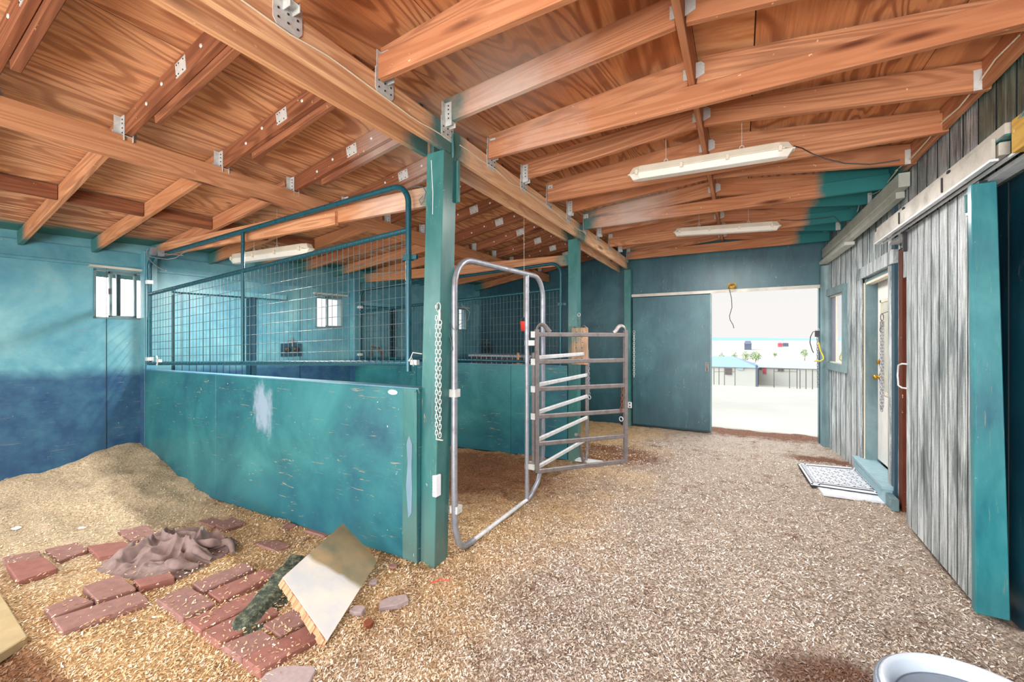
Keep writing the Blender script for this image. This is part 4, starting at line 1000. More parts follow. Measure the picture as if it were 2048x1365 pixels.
for z in (1.13, 1.30):
    big = z < 1.2
    mb = MB(); mb.lathe((1.366, 6.06, z), [(0, .062 if big else .03), (.024, .058 if big else .028), (.031, .04 if big else .02), (.013, .022), (.013, .008), (.035, .006), (.035, 0)], 16, Matrix.Rotation(-math.pi / 2, 3, 'Y')); mb.build('door_knob' if big else 'deadbolt', M['brass'], dl)
st_ = MB().box((1.175, 5.12, -.01), (1.268, 6.26, .135)).build('door_step', M['concrete'], bevel=.003); tag(st_, 'pale blue-grey painted step under the white door', 'step')
MB().box((1.16, 5.10, .135), (1.362, 6.28, .17)).build('tread', M['concrete'], st_, bevel=.003)
mb = MB(); mb.box((1.19, 4.93, .0), (1.245, 5.10, .11)); tag(mb.build('timber_offcut', M['teal_grey'], bevel=.004), 'short painted timber offcut low beside the door step', 'timber')
# doorway chain
c = atX(1764, 635, 1.20)
cr2 = empty('chain', c, 'doubled grey chain hanging from a wire hook beside the white door', 'chain')
mb = MB(); ring(mb, c, .035, .004, (1, -.6, 0)); mb.tube([c + Vector((.0, .0, .035)), c + Vector((.03, -.03, .05)), c + Vector((.08, -.12, .035))], .004, 6); ring(mb, c + Vector((-.005, .02, -.12)), .02, .004, (1, -.6, 0)); mb.obox(c + Vector((0, 0, -.07)), .025, .03, .06); mb.build('ring', M['tube_dark'], cr2)
mb = MB(); chain_pts(mb, [c + Vector((0, .03, -.08)), c + Vector((0, .03, -.90))], w=.011, L=.04); chain_pts(mb, [c + Vector((0, -.02, -.05)), c + Vector((0, -.02, -.86)), c + Vector((0, .02, -.92))], w=.011, L=.04); mb.build('chain_links', M['tube_grey'], cr2)
# window in the right wall
w4 = MB(); y0, y1, z0, z1 = WINR
def rbx(mb, ya, yb, za, zb, da, db):
    c = [(rwx(ya) + da, ya, za), (rwx(yb) + da, yb, za), (rwx(yb) + db, yb, za), (rwx(ya) + db, ya, za)]
    mb.hexa(c + [(x, y, zb) for x, y, _ in c])
for (ya, yb, za, zb) in ((y0 - .09, y0, z0, z1), (y1, y1 + .02, z0, z1), (y0 - .09, y1 + .05, z1, z1 + .1), (y0 - .09, y1 + .05, z0 - .1, z0)): rbx(w4, ya, yb, za, zb, -.035, 0)
w4o = struct(w4.build('window_4', M['teal_grey'], bevel=.003))
mb = MB(); ym = 7.22
for (ya, yb, za, zb) in ((y0, y0 + .02, z0, z1), (y1 - .02, y1, z0, z1), (y0, y1, z1 - .02, z1), (y0, y1, z0, z0 + .02), (ym - .012, ym + .012, z0 + .02, z1 - .02)): rbx(mb, ya, yb, za, zb, .005, .018)
mb.build('window_frame', M['cream'], w4o)
mb = MB(); rbx(mb, y0 + .02, ym - .015, z0 + .02, z1 - .02, .015, .02); mb.build('pane', M['glass_refl'], w4o)
mb = MB(); rbx(mb, ym + .015, y1 - .02, z0 + .02, z1 - .02, .02, .025); mb.build('insect_screen', mat_plain('grey_screen', srgb(128, 128, 140), .6), w4o)
# vertical dark rail on siding near header
mb = MB(); mb.box((1.245, 5.07, -.02), (1.268, 5.15, 2.86)); tag(mb.build('batten', M['navy']), 'tall dark vertical batten right of the white door, reaching up to the boxed header', 'batten')

# doormat and boards
mc = [atZ(1595, 928, .03), atZ(1720, 938, .03), atZ(1775, 992, .03), atZ(1622, 970, .03)]
A_, B_, C2_, D_ = mc
root = empty('doormat', (A_ + B_ + C2_ + D_) / 4, 'grey patterned rubber doormat lying before the door step', 'doormat')
mb = MB(); mb.hexa([Vector((p.x, p.y, .018)) for p in mc] + [Vector((p.x, p.y, .032)) for p in mc]); mb.build('backing', M['matdark'], root)
def mq(u, v, z): 
    p = A_.lerp(B_, u).lerp(D_.lerp(C2_, u), v); return Vector((p.x, p.y, z))
mb = MB()
def strip(u0, v0, u1, v1, w, du=True):
    a, b = Vector((u0, v0)), Vector((u1, v1)); d = (b - a); n_ = Vector((-d.y, d.x)).normalized() * w / 2
    q = [a - n_, b - n_, b + n_, a + n_]; mb.hexa([mq(x, y, .030) for x, y in q] + [mq(x, y, .037) for x, y in q])
for v in (.02, .98): strip(0, v, 1, v, .05)
for u in (.02, .98, .12, .88): strip(u, 0, u, 1, .03)
for v in (.12, .88): strip(.1, v, .9, v, .03)
for i in range(7):
    for j in range(9):
        cu, cv = .175 + .65 * i / 6, .17 + .66 * j / 8; a_ = (math.pi / 4 if (i + j) % 2 else -math.pi / 4)
        strip(cu - .058 * math.cos(a_), cv - .044 * math.sin(a_), cu + .058 * math.cos(a_), cv + .044 * math.sin(a_), .036)
        strip(cu - .05, cv + .041, cu + .05, cv + .041, .016)
        strip(cu + .054, cv - .03, cu + .054, cv + .03, .014)
for i in range(16):
    for u in (.05, .91): strip(u, .03 + .06 * i, u + .06, .055 + .06 * i, .02)
mb.build('raised_pattern', M['mat'], root)
q = [atZ(px, py, .02) for px, py in ((1634, 972), (1790, 997), (1772, 1004), (1646, 987))]
mb = MB(); mb.hexa([Vector((p.x, p.y, -.005)) for p in q] + [Vector((p.x, p.y, .017)) for p in q]); tag(mb.build('floor_board', M['mat']), 'worn pale board lying under the near edge of the doormat', 'board')

# white tub, bottom right
root = empty('plastic_tub', (.70, 1.98, 0), 'large pale plastic tub cut off at the bottom right corner', 'tub')
TC = Vector((.713, 1.95, 0))
MB().lathe(TC, [(r_ * 1.14, z_ * 1.04) for r_, z_ in [(0, .02), (.17, .02), (.185, .03), (.225, .27), (.235, .285), (.238, .30), (.228, .31), (.215, .30), (.205, .27), (.17, .06), (0, .055)]], 48).build('tub_body', M['whiteplastic'], root)
MB().lathe(TC, [(r_ * 1.14, z_ * 1.04) for r_, z_ in [(.226, .235), (.246, .24), (.252, .265), (.250, .29), (.240, .296), (.232, .285)]], 48).build('rim_band', M['greyplastic'], root)
mb = MB(); mb.lathe(TC, [(.0, .225), (.14, .21), (.215, .25), (.225, .272), (.215, .272), (.14, .225), (0, .235)], 40); mb.build('inner_pan', M['greyplastic'], root)

# ---------------------------------------------------------------- things in the near stall
def paver(poly, label, mat='paver', z=.028, th=.05, tilt=0.0):
    P = [Vector((x, y)) for x, y in poly]; c = sum(P, Vector((0, 0))) / len(P)
    area = sum(P[i].x * P[(i + 1) % len(P)].y - P[(i + 1) % len(P)].x * P[i].y for i in range(len(P)))
    if area < 0: P = P[::-1]
    P = [c + (p - c) * .97 for p in P]; n = len(P)
    z = z * .42 + .004; zt_ = [z + tilt * (p.x - c.x) for p in P]
    vs = [(p.x, p.y, q - th) for p, q in zip(P, zt_)] + [(p.x, p.y, q) for p, q in zip(P, zt_)]
    mb = MB(); mb.add(vs, [tuple(range(n))[::-1], tuple(range(n, 2 * n))] + [(i, (i + 1) % n, n + (i + 1) % n, n + i) for i in range(n)])
    return tag(mb.build('paver', M[mat], bevel=.005), label, 'paver', 'paving slabs in the near stall')
PV = [([(-4.37, .78), (-4.29, .94), (-3.99, .94), (-3.99, .76)], 'thick red paver raised on the shavings at the left edge of the picture', 'paver_red', .055),
 ([(-4.24, 1.14), (-4.09, 1.31), (-3.86, 1.29), (-3.94, 1.12)], 'tilted paver with a bright red edge just left of the crumpled towel', 'paver_red', .05),
 ([(-4.47, .98), (-4.41, 1.14), (-4.18, 1.14), (-4.14, .98)], 'half-buried paver between the raised red paver and the towel', 'paver', .022),
 ([(-4.57, .80), (-4.47, .96), (-4.33, .94), (-4.42, .78)], 'mostly buried paver behind the raised red paver', 'paver', .022),
 ([(-3.57, .94), (-3.54, 1.11), (-3.25, 1.10), (-3.30, .93)], 'loose paver lying in front of the towel', 'paver', .045),
 ([(-3.49, .76), (-3.50, .90), (-3.32, .93), (-3.33, .76)], 'short worn paver tucked behind the long dark one', 'paver', .026),
 ([(-3.31, .75), (-3.20, 1.10), (-3.04, 1.09), (-3.11, .74)], 'long dark paver with a black speck near the bottom left', 'paver', .04),
 ([(-4.40, 1.36), (-4.30, 1.52), (-4.02, 1.50), (-4.06, 1.34)], 'dusty paver directly behind the towel', 'paver', .024),
 ([(-3.38, 1.12), (-3.27, 1.28), (-3.18, 1.27), (-3.25, 1.11)], 'paver edge poking out just below the towel', 'paver_red', .05),
 ([(-3.03, 1.11), (-3.02, 1.27), (-2.67, 1.27), (-2.68, 1.10)], 'broad greyish paver at the corner of the laid row', 'paver', .03),
 ([(-3.03, 1.29), (-2.99, 1.60), (-2.86, 1.59), (-2.86, 1.28)], 'laid paver running back from the broad greyish one, leftmost of the row', 'paver', .03),
 ([(-2.84, 1.29), (-2.80, 1.62), (-2.66, 1.62), (-2.67, 1.28)], 'laid paver second from the left in the row behind the dark timber', 'paver_red', .03),
 ([(-2.66, 1.10), (-2.60, 1.44), (-2.46, 1.42), (-2.49, 1.10)], 'clean reddish laid paver third in the row, left of the dark timber', 'paver_red', .03),
 ([(-2.48, 1.10), (-2.44, 1.42), (-2.27, 1.40), (-2.30, 1.10)], 'reddish laid paver right against the dark timber', 'paver_red', .03),
 ([(-2.29, 1.10), (-2.23, 1.27), (-2.05, 1.26), (-2.11, 1.10)], 'wet brown paver in front of the dark timber end', 'paver', .03),
 ([(-2.10, 1.10), (-2.04, 1.40), (-1.90, 1.38), (-1.95, 1.10)], 'shiny orange-red paver nearest the camera below the tilted board', 'paver_red', .034),
 ([(-3.83, 1.80), (-3.87, 1.96), (-3.63, 1.95), (-3.64, 1.79)], 'dusty paver lying apart to the right of the towel', 'paver', .022),
 ([(-2.26, 1.29), (-2.22, 1.56), (-2.06, 1.55), (-2.08, 1.28)], 'greyish paver under the shavings beside the dark timber', 'paver', .026)]
for a in PV: paver(*a)
# more half-buried ones
for px, py, lab in ((560, 1052, 'small exposed corner of a buried paver in front of the half wall, left one'), (640, 1062, 'reddish paver corner showing at the foot of the half wall by the tilted board'), (545, 1090, 'buried paver sliver right of the towel'), (425, 1045, 'buried paver sliver behind the towel, near the half wall'), (280, 1062, 'buried paver sliver left behind the towel')):
    c = atZ(px, py, .0); g = gz(c.x, c.y); sx, sy = .13, .06
    paver([(c.x - sx, c.y - sy), (c.x + sx * .9, c.y - sy * .8), (c.x + sx, c.y + sy), (c.x - sx * .8, c.y + sy * .9)], lab, 'paver', g + .007, .04)
tag(paver([atZ(px, py, .02)[:2] for px, py in ((-60, 1160), (2, 1186), (58, 1275), (-10, 1318), (-90, 1300))], 'x', 'slab_tan', .045), 'smooth tan slab cut off by the left edge of the picture', 'paver')
tag(paver([atZ(px, py, .02)[:2] for px, py in ((500, 1380), (530, 1345), (556, 1332), (590, 1329), (630, 1331), (634, 1340), (622, 1362), (600, 1400))], 'x', 'slab_grey', .035), 'rounded grey stone slab at the bottom edge below the tilted board', 'paver')
def piece(px, py, sx, sy, sz, rot, mat, label, name='debris', cat='debris'):
    c = atZ(px, py, .02); g = gz(c.x, c.y); mb = MB(); R = Matrix.Rotation(rot, 3, 'Z') @ Matrix.Rotation(.12, 3, 'X')
    pts = [(-.5, -.4), (.1, -.5), (.5, -.3), (.45, .4), (0, .5), (-.45, .3)]
    vs = [Vector((c.x, c.y, g + .002)) + R @ Vector((x * sx, y * sy, z)) for z in (0, sz) for x, y in pts]; n = 6
    mb.add(vs, [tuple(range(n))[::-1], tuple(range(n, 2 * n))] + [(i, (i + 1) % n, n + (i + 1) % n, n + i) for i in range(n)])
    return tag(mb.build(name, M[mat], bevel=.003), label, cat)
piece(787, 1195, .17, .08, .03, .9, 'slab_grey', 'long grey broken stone right of the tilted board', 'stone_fragment', 'stone')
piece(716, 1219, .08, .06, .03, .2, 'slab_grey', 'pale round stone touching the right side of the tilted board', 'stone_fragment', 'stone')
piece(747, 1160, .05, .04, .02, .5, 'slab_grey', 'small pale stone behind the long grey one', 'stone_fragment', 'stone')
piece(736, 1245, .05, .05, .03, 1.2, 'rust', 'small brown chip between the pale stones and the camera', 'wood_fragment', 'wood chip')
piece(787, 1130, .06, .04, .02, .4, 'paver', 'small reddish stone near the foot of the nearest post', 'stone_fragment', 'stone')
piece(160, 1042, .09, .05, .004, .4, 'paper', 'white paper scrap on the shavings behind the pavers', 'paper_scrap', 'paper')
piece(32, 1057, .10, .05, .004, .1, 'paper', 'white paper scrap near the left edge of the picture', 'paper_scrap', 'paper')
c = atZ(88, 987, .12); mb = MB()
for i in range(4):
    a = i * 1.5; mb.add([c + Vector((.045 * math.cos(a + q), .045 * math.sin(a + q), .01 + .02 * ((i + k) % 2))) for k, q in enumerate((0, .8, 1.6, 2.3))], [(0, 1, 2, 3)])
o = mb.build('paper_scrap', M['bluepaper']); tag(o, 'crumpled light blue scrap on the shavings heap', 'paper'); sm = o.modifiers.new('s', 'SOLIDIFY'); sm.thickness = .003
mb = MB(); mb.tube([atZ(px, py, .03) for px, py in ((862, 1166), (872, 1164), (882, 1158), (888, 1162), (900, 1161))], .004, 6); tag(mb.build('twine', M['redplastic']), 'short bright red twine on the shavings in the aisle', 'twine')

# crumpled towel: folded cloth surface
def towel():
    nx_, ny_ = 130, 90; vs = []; c = Vector((-3.55, 1.42)); 
    for j in range(ny_):
        for i in range(nx_):
            u, v = i / (nx_ - 1) * 2 - 1, j / (ny_ - 1) * 2 - 1
            a = math.atan2(v, u); r = max(abs(u), abs(v)); 
            rad = .42 + .07 * noise.noise(Vector((math.cos(a) * 1.6, math.sin(a) * 1.6, 3)))
            x = u * rad * .78 * (1 - .14 * v * v); y = v * rad * .62 * (1 - .14 * u * u)
            p = Vector((u * 1.5, v * 1.5, 0)); w = noise.noise_vector(p * 1.1) * 1.1
            q = noise.noise(Vector((u * 1.1 + w.x, v * 2.6 + w.y * 1.6 + u * 1.1, 1.3)))
            rdg = (1 - abs(q) * 2.4); q2 = 1 - abs(noise.noise(Vector((u * 3.2 + w.y * 2, v * 3.6, 7.7)))) * 2.4
            env = max(0, 1 - r ** 3.2)
            h = env * (.012 + .10 * max(0, rdg) ** 1.4 + .045 * max(0, q2) ** 1.3 + .045 * math.exp(-((u - .45) ** 2 + (v - .25) ** 2) / .18) + .03 * math.exp(-((u + .3) ** 2 + (v - .3) ** 2) / .12)) - .02 * (r > .985)
            x += .03 * w.x * env; y += .03 * w.y * env
            xr, yr = x * .94 + y * -.34, x * .34 + y * .94
            X, Y = c.x + xr * 1.18 - .06, c.y + yr * 1.1
            vs.append((X, Y, gz(X, Y) + .004 + h))
    fs = [(j * nx_ + i, j * nx_ + i + 1, (j + 1) * nx_ + i + 1, (j + 1) * nx_ + i) for j in range(ny_ - 1) for i in range(nx_ - 1)]
    mb = MB(); mb.add(vs, fs, True)
    rn = random.Random(3)
    for (u0, v0, u1, v1, bend, rr, hz) in ((-.36, -.02, .02, .16, .10, .030, .05), (-.30, .10, .02, .20, -.08, .028, .07), (-.10, -.16, .20, .03, .09, .032, .06), (.02, .02, .22, .22, -.10, .034, .08),
                                          (.10, -.14, .34, -.06, -.07, .036, .05), (.20, .06, .36, .16, .08, .030, .06), (-.42, -.10, -.14, -.14, .05, .024, .02), (-.02, -.20, .24, -.19, -.04, .028, .03), (-.22, .02, .10, -.02, .09, .026, .075), (.14, .10, .34, .02, -.09, .026, .085)):
        pts = []; rad = []
        for i in range(15):
            f = i / 14; nx1, ny1 = -(v1 - v0), (u1 - u0); q = math.sin(f * math.pi) * bend / max(.05, math.hypot(nx1, ny1))
            X = c.x - .04 + (u0 + (u1 - u0) * f + nx1 * q) * 1.05; Y = c.y + .06 + (v0 + (v1 - v0) * f + ny1 * q) * .95
            pts.append((X, Y, gz(X, Y) + .01 + hz * math.sin(math.pi * (.08 + .84 * f)) + .012 * noise.noise(Vector((f * 5, rr * 90, 1))))); rad.append(rr * (.35 + .65 * math.sin(math.pi * (.06 + .88 * f))) * (1 + .3 * noise.noise(Vector((f * 7, rr * 200, 4)))))
        mb.tube(pts, rad, 10)
    o = mb.build('towel', M['towel'])
    s = o.modifiers.new('sub', 'SUBSURF'); s.levels = s.render_levels = 1
    return tag(o, 'crumpled grey-brown towel lying in a heap on the stall floor', 'towel')
towel()

# tilted white-faced board and the dark timber it leans on
A4 = atZ(655, 1282, .035); B4 = atZ(758, 1118, .075); C4 = atZ(692, 1037, .30); D4 = atZ(566, 1155, .25)
cen = (A4 + B4 + C4 + D4) / 4; ex = (B4 - A4).normalized(); nrm = (B4 - A4).cross(D4 - A4).normalized()
if nrm.z < 0: nrm = -nrm
ey = nrm.cross(ex); Mb = Matrix(((ex.x, ey.x, nrm.x, A4.x), (ex.y, ey.y, nrm.y, A4.y), (ex.z, ey.z, nrm.z, A4.z), (0, 0, 0, 1)))
rb = bpy.data.objects.new('cabinet_panel', None); link(rb, None, Mb); tag(rb, 'tilted board with white and tan stained face and splintered wood edge', 'board')
Mi = Mb.inverted(); q4 = [Mi @ p for p in (A4, B4, C4, D4)]
# clip the right corner like the photo
E1 = q4[1].lerp(q4[2], .10); E0 = q4[0].lerp(q4[1], .93)
poly = [(q4[0].x, q4[0].y), (E0.x, E0.y), (q4[1].x * .985, q4[1].y + .02), (q4[2].x, q4[2].y), (q4[3].x, q4[3].y)]
MB().prism(poly, -.004, 0).build('face_sheet', M['faceboard'], rb, Mb, local=True)
# splintered core
n = 26; mb = MB(); top = [(p[0], p[1]) for p in poly]; 
mb.prism([(p[0] * .985 + .004, p[1] * .985 + .003) for p in poly], -.022, -.004)
Aq, Dq = Vector(q4[0][:2]), Vector(q4[3][:2])
prev = None
for i in range(n):
    f0, f1 = i / n, (i + 1) / n; a = Aq.lerp(Dq, f0); b = Aq.lerp(Dq, f1); out = -.006 - .02 * abs(noise.noise(Vector((i * .6, 0, 0)))) ; dd = .045 + .02 * noise.noise(Vector((i * .35, 4, 0)))
    mb.hexa([(a.x + out, a.y, -dd), (a.x + .05, a.y, -dd), (b.x + .05, b.y, -dd), (b.x + out, b.y, -dd), (a.x + out + .004, a.y, -.004), (a.x + .05, a.y, -.004), (b.x + .05, b.y, -.004), (b.x + out + .004, b.y, -.004)])
mb.build('splintered_core', M['woodZ'], rb, Mb, local=True)
T0_ = atZ(478, 1262, .02); T1_ = atZ(600, 1118, .05)
mb = MB(); K = 14; rings = []
for i in range(K + 1):
    f = i / K; c = T0_.lerp(T1_, f); g = gz(c.x, c.y); hh = (.045 + .06 * f) ; d = (T1_ - T0_).normalized(); s = Vector((-d.y, d.x, 0)).normalized()
    wv = .075 + .015 * noise.noise(Vector((i * .7, 2, 0)))
    if i == 0: hh = .03; wv = .03
    rings.append([c * 1 + s * wv + Vector((0, 0, g - c.z)), c + s * wv * .9 + Vector((0, 0, g - c.z + hh)), c - s * wv * .3 + Vector((0, 0, g - c.z + hh * .95)), c - s * wv * 1.5 + Vector((0, 0, g - c.z))])
vs = [v for r in rings for v in r]; fs = [(0, 1, 2, 3), tuple(4 * K + q for q in (3, 2, 1, 0))]
for i in range(K):
    for q in range(4): fs.append((4 * i + q, 4 * i + 4 + q, 4 * i + 4 + (q + 1) % 4, 4 * i + (q + 1) % 4))
mb.add(vs, fs, False); tag(mb.build('rotten_timber', M['moss'], bevel=.006), 'dark mouldy timber lying on the pavers under the tilted board', 'timber')

# ---------------------------------------------------------------- small things inside the far stalls
c = Vector((-3.15, 4.05, 1.69)); c = atY(1048, 652, 4.3)
bk = empty('feed_scoop', c, 'small bright red bucket hanging on a cord before the second mesh gate', 'bucket')
MB().lathe(c, [(0, -.06), (.034, -.06), (.045, .045), (.048, .05), (.044, .05), (.031, -.055), (0, -.055)], 18).build('bucket_body', M['redplastic'], bk)
mb = MB(); mb.tube([c + Vector((-.045, 0, .045)), c + Vector((-.03, 0, .085)), c + Vector((0, 0, .10)), c + Vector((.03, 0, .085)), c + Vector((.045, 0, .045))], .003, 5); mb.build('bail', M['wire'], bk)
mb = MB(); mb.tube([c + Vector((0, 0, .10)), Vector((c.x, c.y, roof_z(c.x) - .02))], .0025, 5); mb.build('cord', M['white_wire'], bk)
# slotted rack lying behind the second partition
a_ = atY(948, 723, 5.35); b_ = atY(1062, 724, 5.35)
rk = empty('hay_rack', (a_.x, 5.35, 1.2), 'dark slotted metal rack behind the second mesh gate', 'rack')
zt2 = atY(1000, 710, 5.35).z; z02 = atY(1000, 722, 5.35).z - .15
mb = MB(); mb.box((a_.x, 5.3, z02), (b_.x, 5.5, zt2 - .03)); mb.build('rack_body', M['black'], rk)
mb = MB(); mb.box((a_.x - .05, 5.27, zt2 - .03), (b_.x, 5.52, zt2)); mb.build('rack_rim', M['tube_grey'], rk)
mb = MB()
for i in range(12): x_ = a_.x + (b_.x - a_.x) * i / 11; mb.box((x_ - .006, 5.285, z02), (x_ + .006, 5.3, zt2 - .03))
mb.box((a_.x, 5.285, zt2 - .10), (b_.x, 5.3, zt2 - .09)); mb.build('rack_bar', M['tube_grey'], rk)
sp = MB(); sp.box((a_.x + .1, 5.28, 0), (a_.x + .16, 5.5, z02)); sp.box((b_.x - .16, 5.28, 0), (b_.x - .1, 5.5, z02)); sp.build('rack_stand', M['black'], rk)
c = atY(1036, 716, 5.2); mb = MB(); mb.tube([(c.x, 5.2, 1.2), (c.x, 5.2, c.z + .07)], .02, 8); mb.box((c.x - .05, 5.05, 1.17), (c.x + .05, 5.25, 1.21)); tag(mb.build('pipe_stub', M['woodZ']), 'short wooden stub standing up beside the slotted rack', 'stub')
# bent tube bracket left
pp = [atY(px, py, 4.95) for px, py in ((744, 723), (743, 700), (741, 694), (758, 696), (763, 705), (768, 723))]
mb = MB(); mb.tube(pp, .014, 8); tag(mb.build('bent_tube', M['rust']), 'rusty bent tube loop on the second partition near the left wall', 'tube')
# automatic waterers on the left and back walls
def waterer(p, nrm, label, s=1.0, mt=None):
    nrm = Vector(nrm).normalized(); sd = Vector((-nrm.y, nrm.x, 0)); p = Vector(p)
    root = empty('waterer', p, label, 'waterer')
    R = Matrix((sd, nrm, Vector((0, 0, 1)))).transposed()
    for q in (-1, 1):
        mb = MB(); 
        R2 = R @ Matrix.Rotation(-math.pi / 2, 3, 'X')
        mb.lathe(p + sd * q * .06 * s + nrm * .0, [(0, .03), (.035 * s, .03), (.045 * s, .02), (.045 * s, 0)], 16, R2); mb.build('cup', M['black'], root)
    mb = MB(); mb.obox(p - nrm * .0 + nrm * .008, .30 * s, .016, .18 * s, R); mb.build('back_plate', M['navy'], root)
    mb = MB(); mb.tube([p + nrm * .03 + Vector((0, 0, .05)), p + nrm * .03 + Vector((0, 0, .18 * s))], .012, 6); mb.tube([p + nrm * .03 - sd * .07 + Vector((0, 0, .12)), p + nrm * .03 + sd * .07 + Vector((0, 0, .12))], .012, 6); mb.build('pipe', M['tube_dark'], root)
pw = onL(583, 700); waterer(pw, (1, -.155, 0), 'dark double-cup waterer on the left wall behind the near mesh gate')
pw = atY(975, 697, 7.69); waterer(pw, (0, -1, 0), 'dark double-cup waterer on the back wall behind the second mesh gate', 1.1)
# sliding doors of siding on the stall walls, each next to a dark gap post
def stall_door(pa, pb, top, label):
    A, B = onL(pa, 700), onL(pb, 700); mb = MB()
    root = empty('stall_door', (A.x, A.y, 0), label, 'sliding door')
    fn = lambda u, d: (lwx(u) + .06 - d, u)
    siding('door_face', fn, A.y, B.y, .05, lambda u: top, [], M['teal_wall'], pitch=.07, gap=.006, dep=.006, back=.03, parent=root)
    c = [(lwx(A.y), A.y, top + .02), (lwx(A.y) + .08, A.y, top + .02), (lwx(B.y + .5) + .08, B.y + .5, top + .02), (lwx(B.y + .5), B.y + .5, top + .02)]
    MB().hexa(c + [(x, y, top + .08) for x, y, _ in c]).build('door_rail', M['teal_wall'], root)
stall_door(345, 487, 2.10, 'ribbed teal sliding door on the left wall behind the near mesh gate')
stall_door(712, 774, 2.10, 'ribbed teal sliding door on the left wall behind the second mesh gate')
for pa, pb, lab in ((488, 496, 'dark blue upright beside the near ribbed stall door, left of the pair'), (500, 510, 'dark blue upright beside the near ribbed stall door, right of the pair'), (776, 781, 'dark blue upright beside the farther ribbed stall door, left of the pair'), (784, 790, 'dark blue upright beside the farther ribbed stall door, right of the pair')):
    A, B = onL(pa, 700), onL(pb, 700); mb = MB(); mb.box((A.x - .03, A.y, 0), (A.x + .045, B.y, 2.12)); tag(mb.build('door_upright', M['navy'], bevel=.003), lab, 'post')
# wiring tangle at the corner post of the near stall
def on(px, py, Y): return atY(px, py, Y)
mb = MB(); yq = 2.0
mb.tube([on(px, py, yq) for px, py in ((296, 498), (292, 506), (298, 513), (312, 516), (335, 519), (352, 516), (363, 508), (378, 500))], .004, 6)
mb.tube([on(px, py, yq) for px, py in ((293, 502), (296, 515), (306, 527), (318, 536), (332, 542))], .005, 6)
mb.tube([on(px, py, yq) for px, py in ((318, 502), (326, 508), (345, 509), (366, 511))], .004, 6)
mb.obox(on(306, 503, yq), .06, .04, .08); mb.obox(on(322, 507, yq), .05, .04, .06)
tag(mb.build('wiring', M['tube_grey']), 'tangled grey wiring and small boxes on top of the corner post', 'wiring')
mb = MB(); mb.tube([on(px, py, 2.28) for px, py in ((818, 378), (826, 374), (846, 374), (852, 384), (848, 402), (842, 410), (838, 400), (846, 392))], .003, 5)
mb.tube([on(px, py, 2.26) for px, py in ((846, 362), (852, 358), (856, 366))], .003, 5)
tag(mb.build('wire_coil', M['wire']), 'small coil of white wire on the header beside the nearest post', 'wire')
mb = MB(); mb.tube([on(px, py, 5.0) for px, py in ((722, 580), (733, 572), (744, 562), (752, 573), (768, 556), (772, 550))], .004, 5); tag(mb.build('loose_wire', M['tube_dark']), 'thin loose wires on the header above the second mesh gate', 'wire')
# paint splashes at post foot -> small white drips on the beam
# latch bits on the corner post
mb = MB(); c = on(318, 722, 2.03); mb.obox(c, .06, .03, .03); mb.tube([c + Vector((-.06, 0, .05)), c + Vector((-.02, 0, .0)), c + Vector((-.05, 0, -.05))], .008, 6); tag(mb.build('gate_hinge', M['galv']), 'pale hinge lug low on the corner post of the near stall', 'hinge')
# tan joist-end drips
# ---------------------------------------------------------------- outdoors beyond the far doorway
TT = [(14, -.06), (62, -4.5), (80, -5.6), (190, -7.8), (330, -5.5), (450, -4.6), (4300, -3.5)]
def terr(x, y):
    if y <= 14: return -.06
    for (a, za), (b, zb) in zip(TT, TT[1:]):
        if y <= b: return za + (zb - za) * (y - a) / (b - a)
    return TT[-1][1]
mb = MB(); ysr = [8.15, 10, 14, 30, 45, 62, 80, 110, 150, 190, 250, 330, 390, 450, 700, 1200, 2200, 4300]
vs = []; fs = []; 
for y in ysr:
    w = 60 + y * 1.6
    for i in range(21): x = -w + 2 * w * i / 20; vs.append((x, y, terr(x, y)))
for j in range(len(ysr) - 1):
    for i in range(20): fs.append((j * 21 + i, j * 21 + i + 1, (j + 1) * 21 + i + 1, (j + 1) * 21 + i))
mb.add(vs, fs, True); o = mb.build('ground_outside', M['sand'], M=Matrix.Identity(4) @ I4); o['kind'] = 'structure'
mb = MB(); mb.add([(-120, -60, -.12), (120, -60, -.12), (120, 8.15, -.12), (-120, 8.15, -.12)], [(0, 1, 2, 3)]); o = mb.build('ground_around', M['sand'], M=Matrix.Identity(4) @ I4); o['kind'] = 'structure'
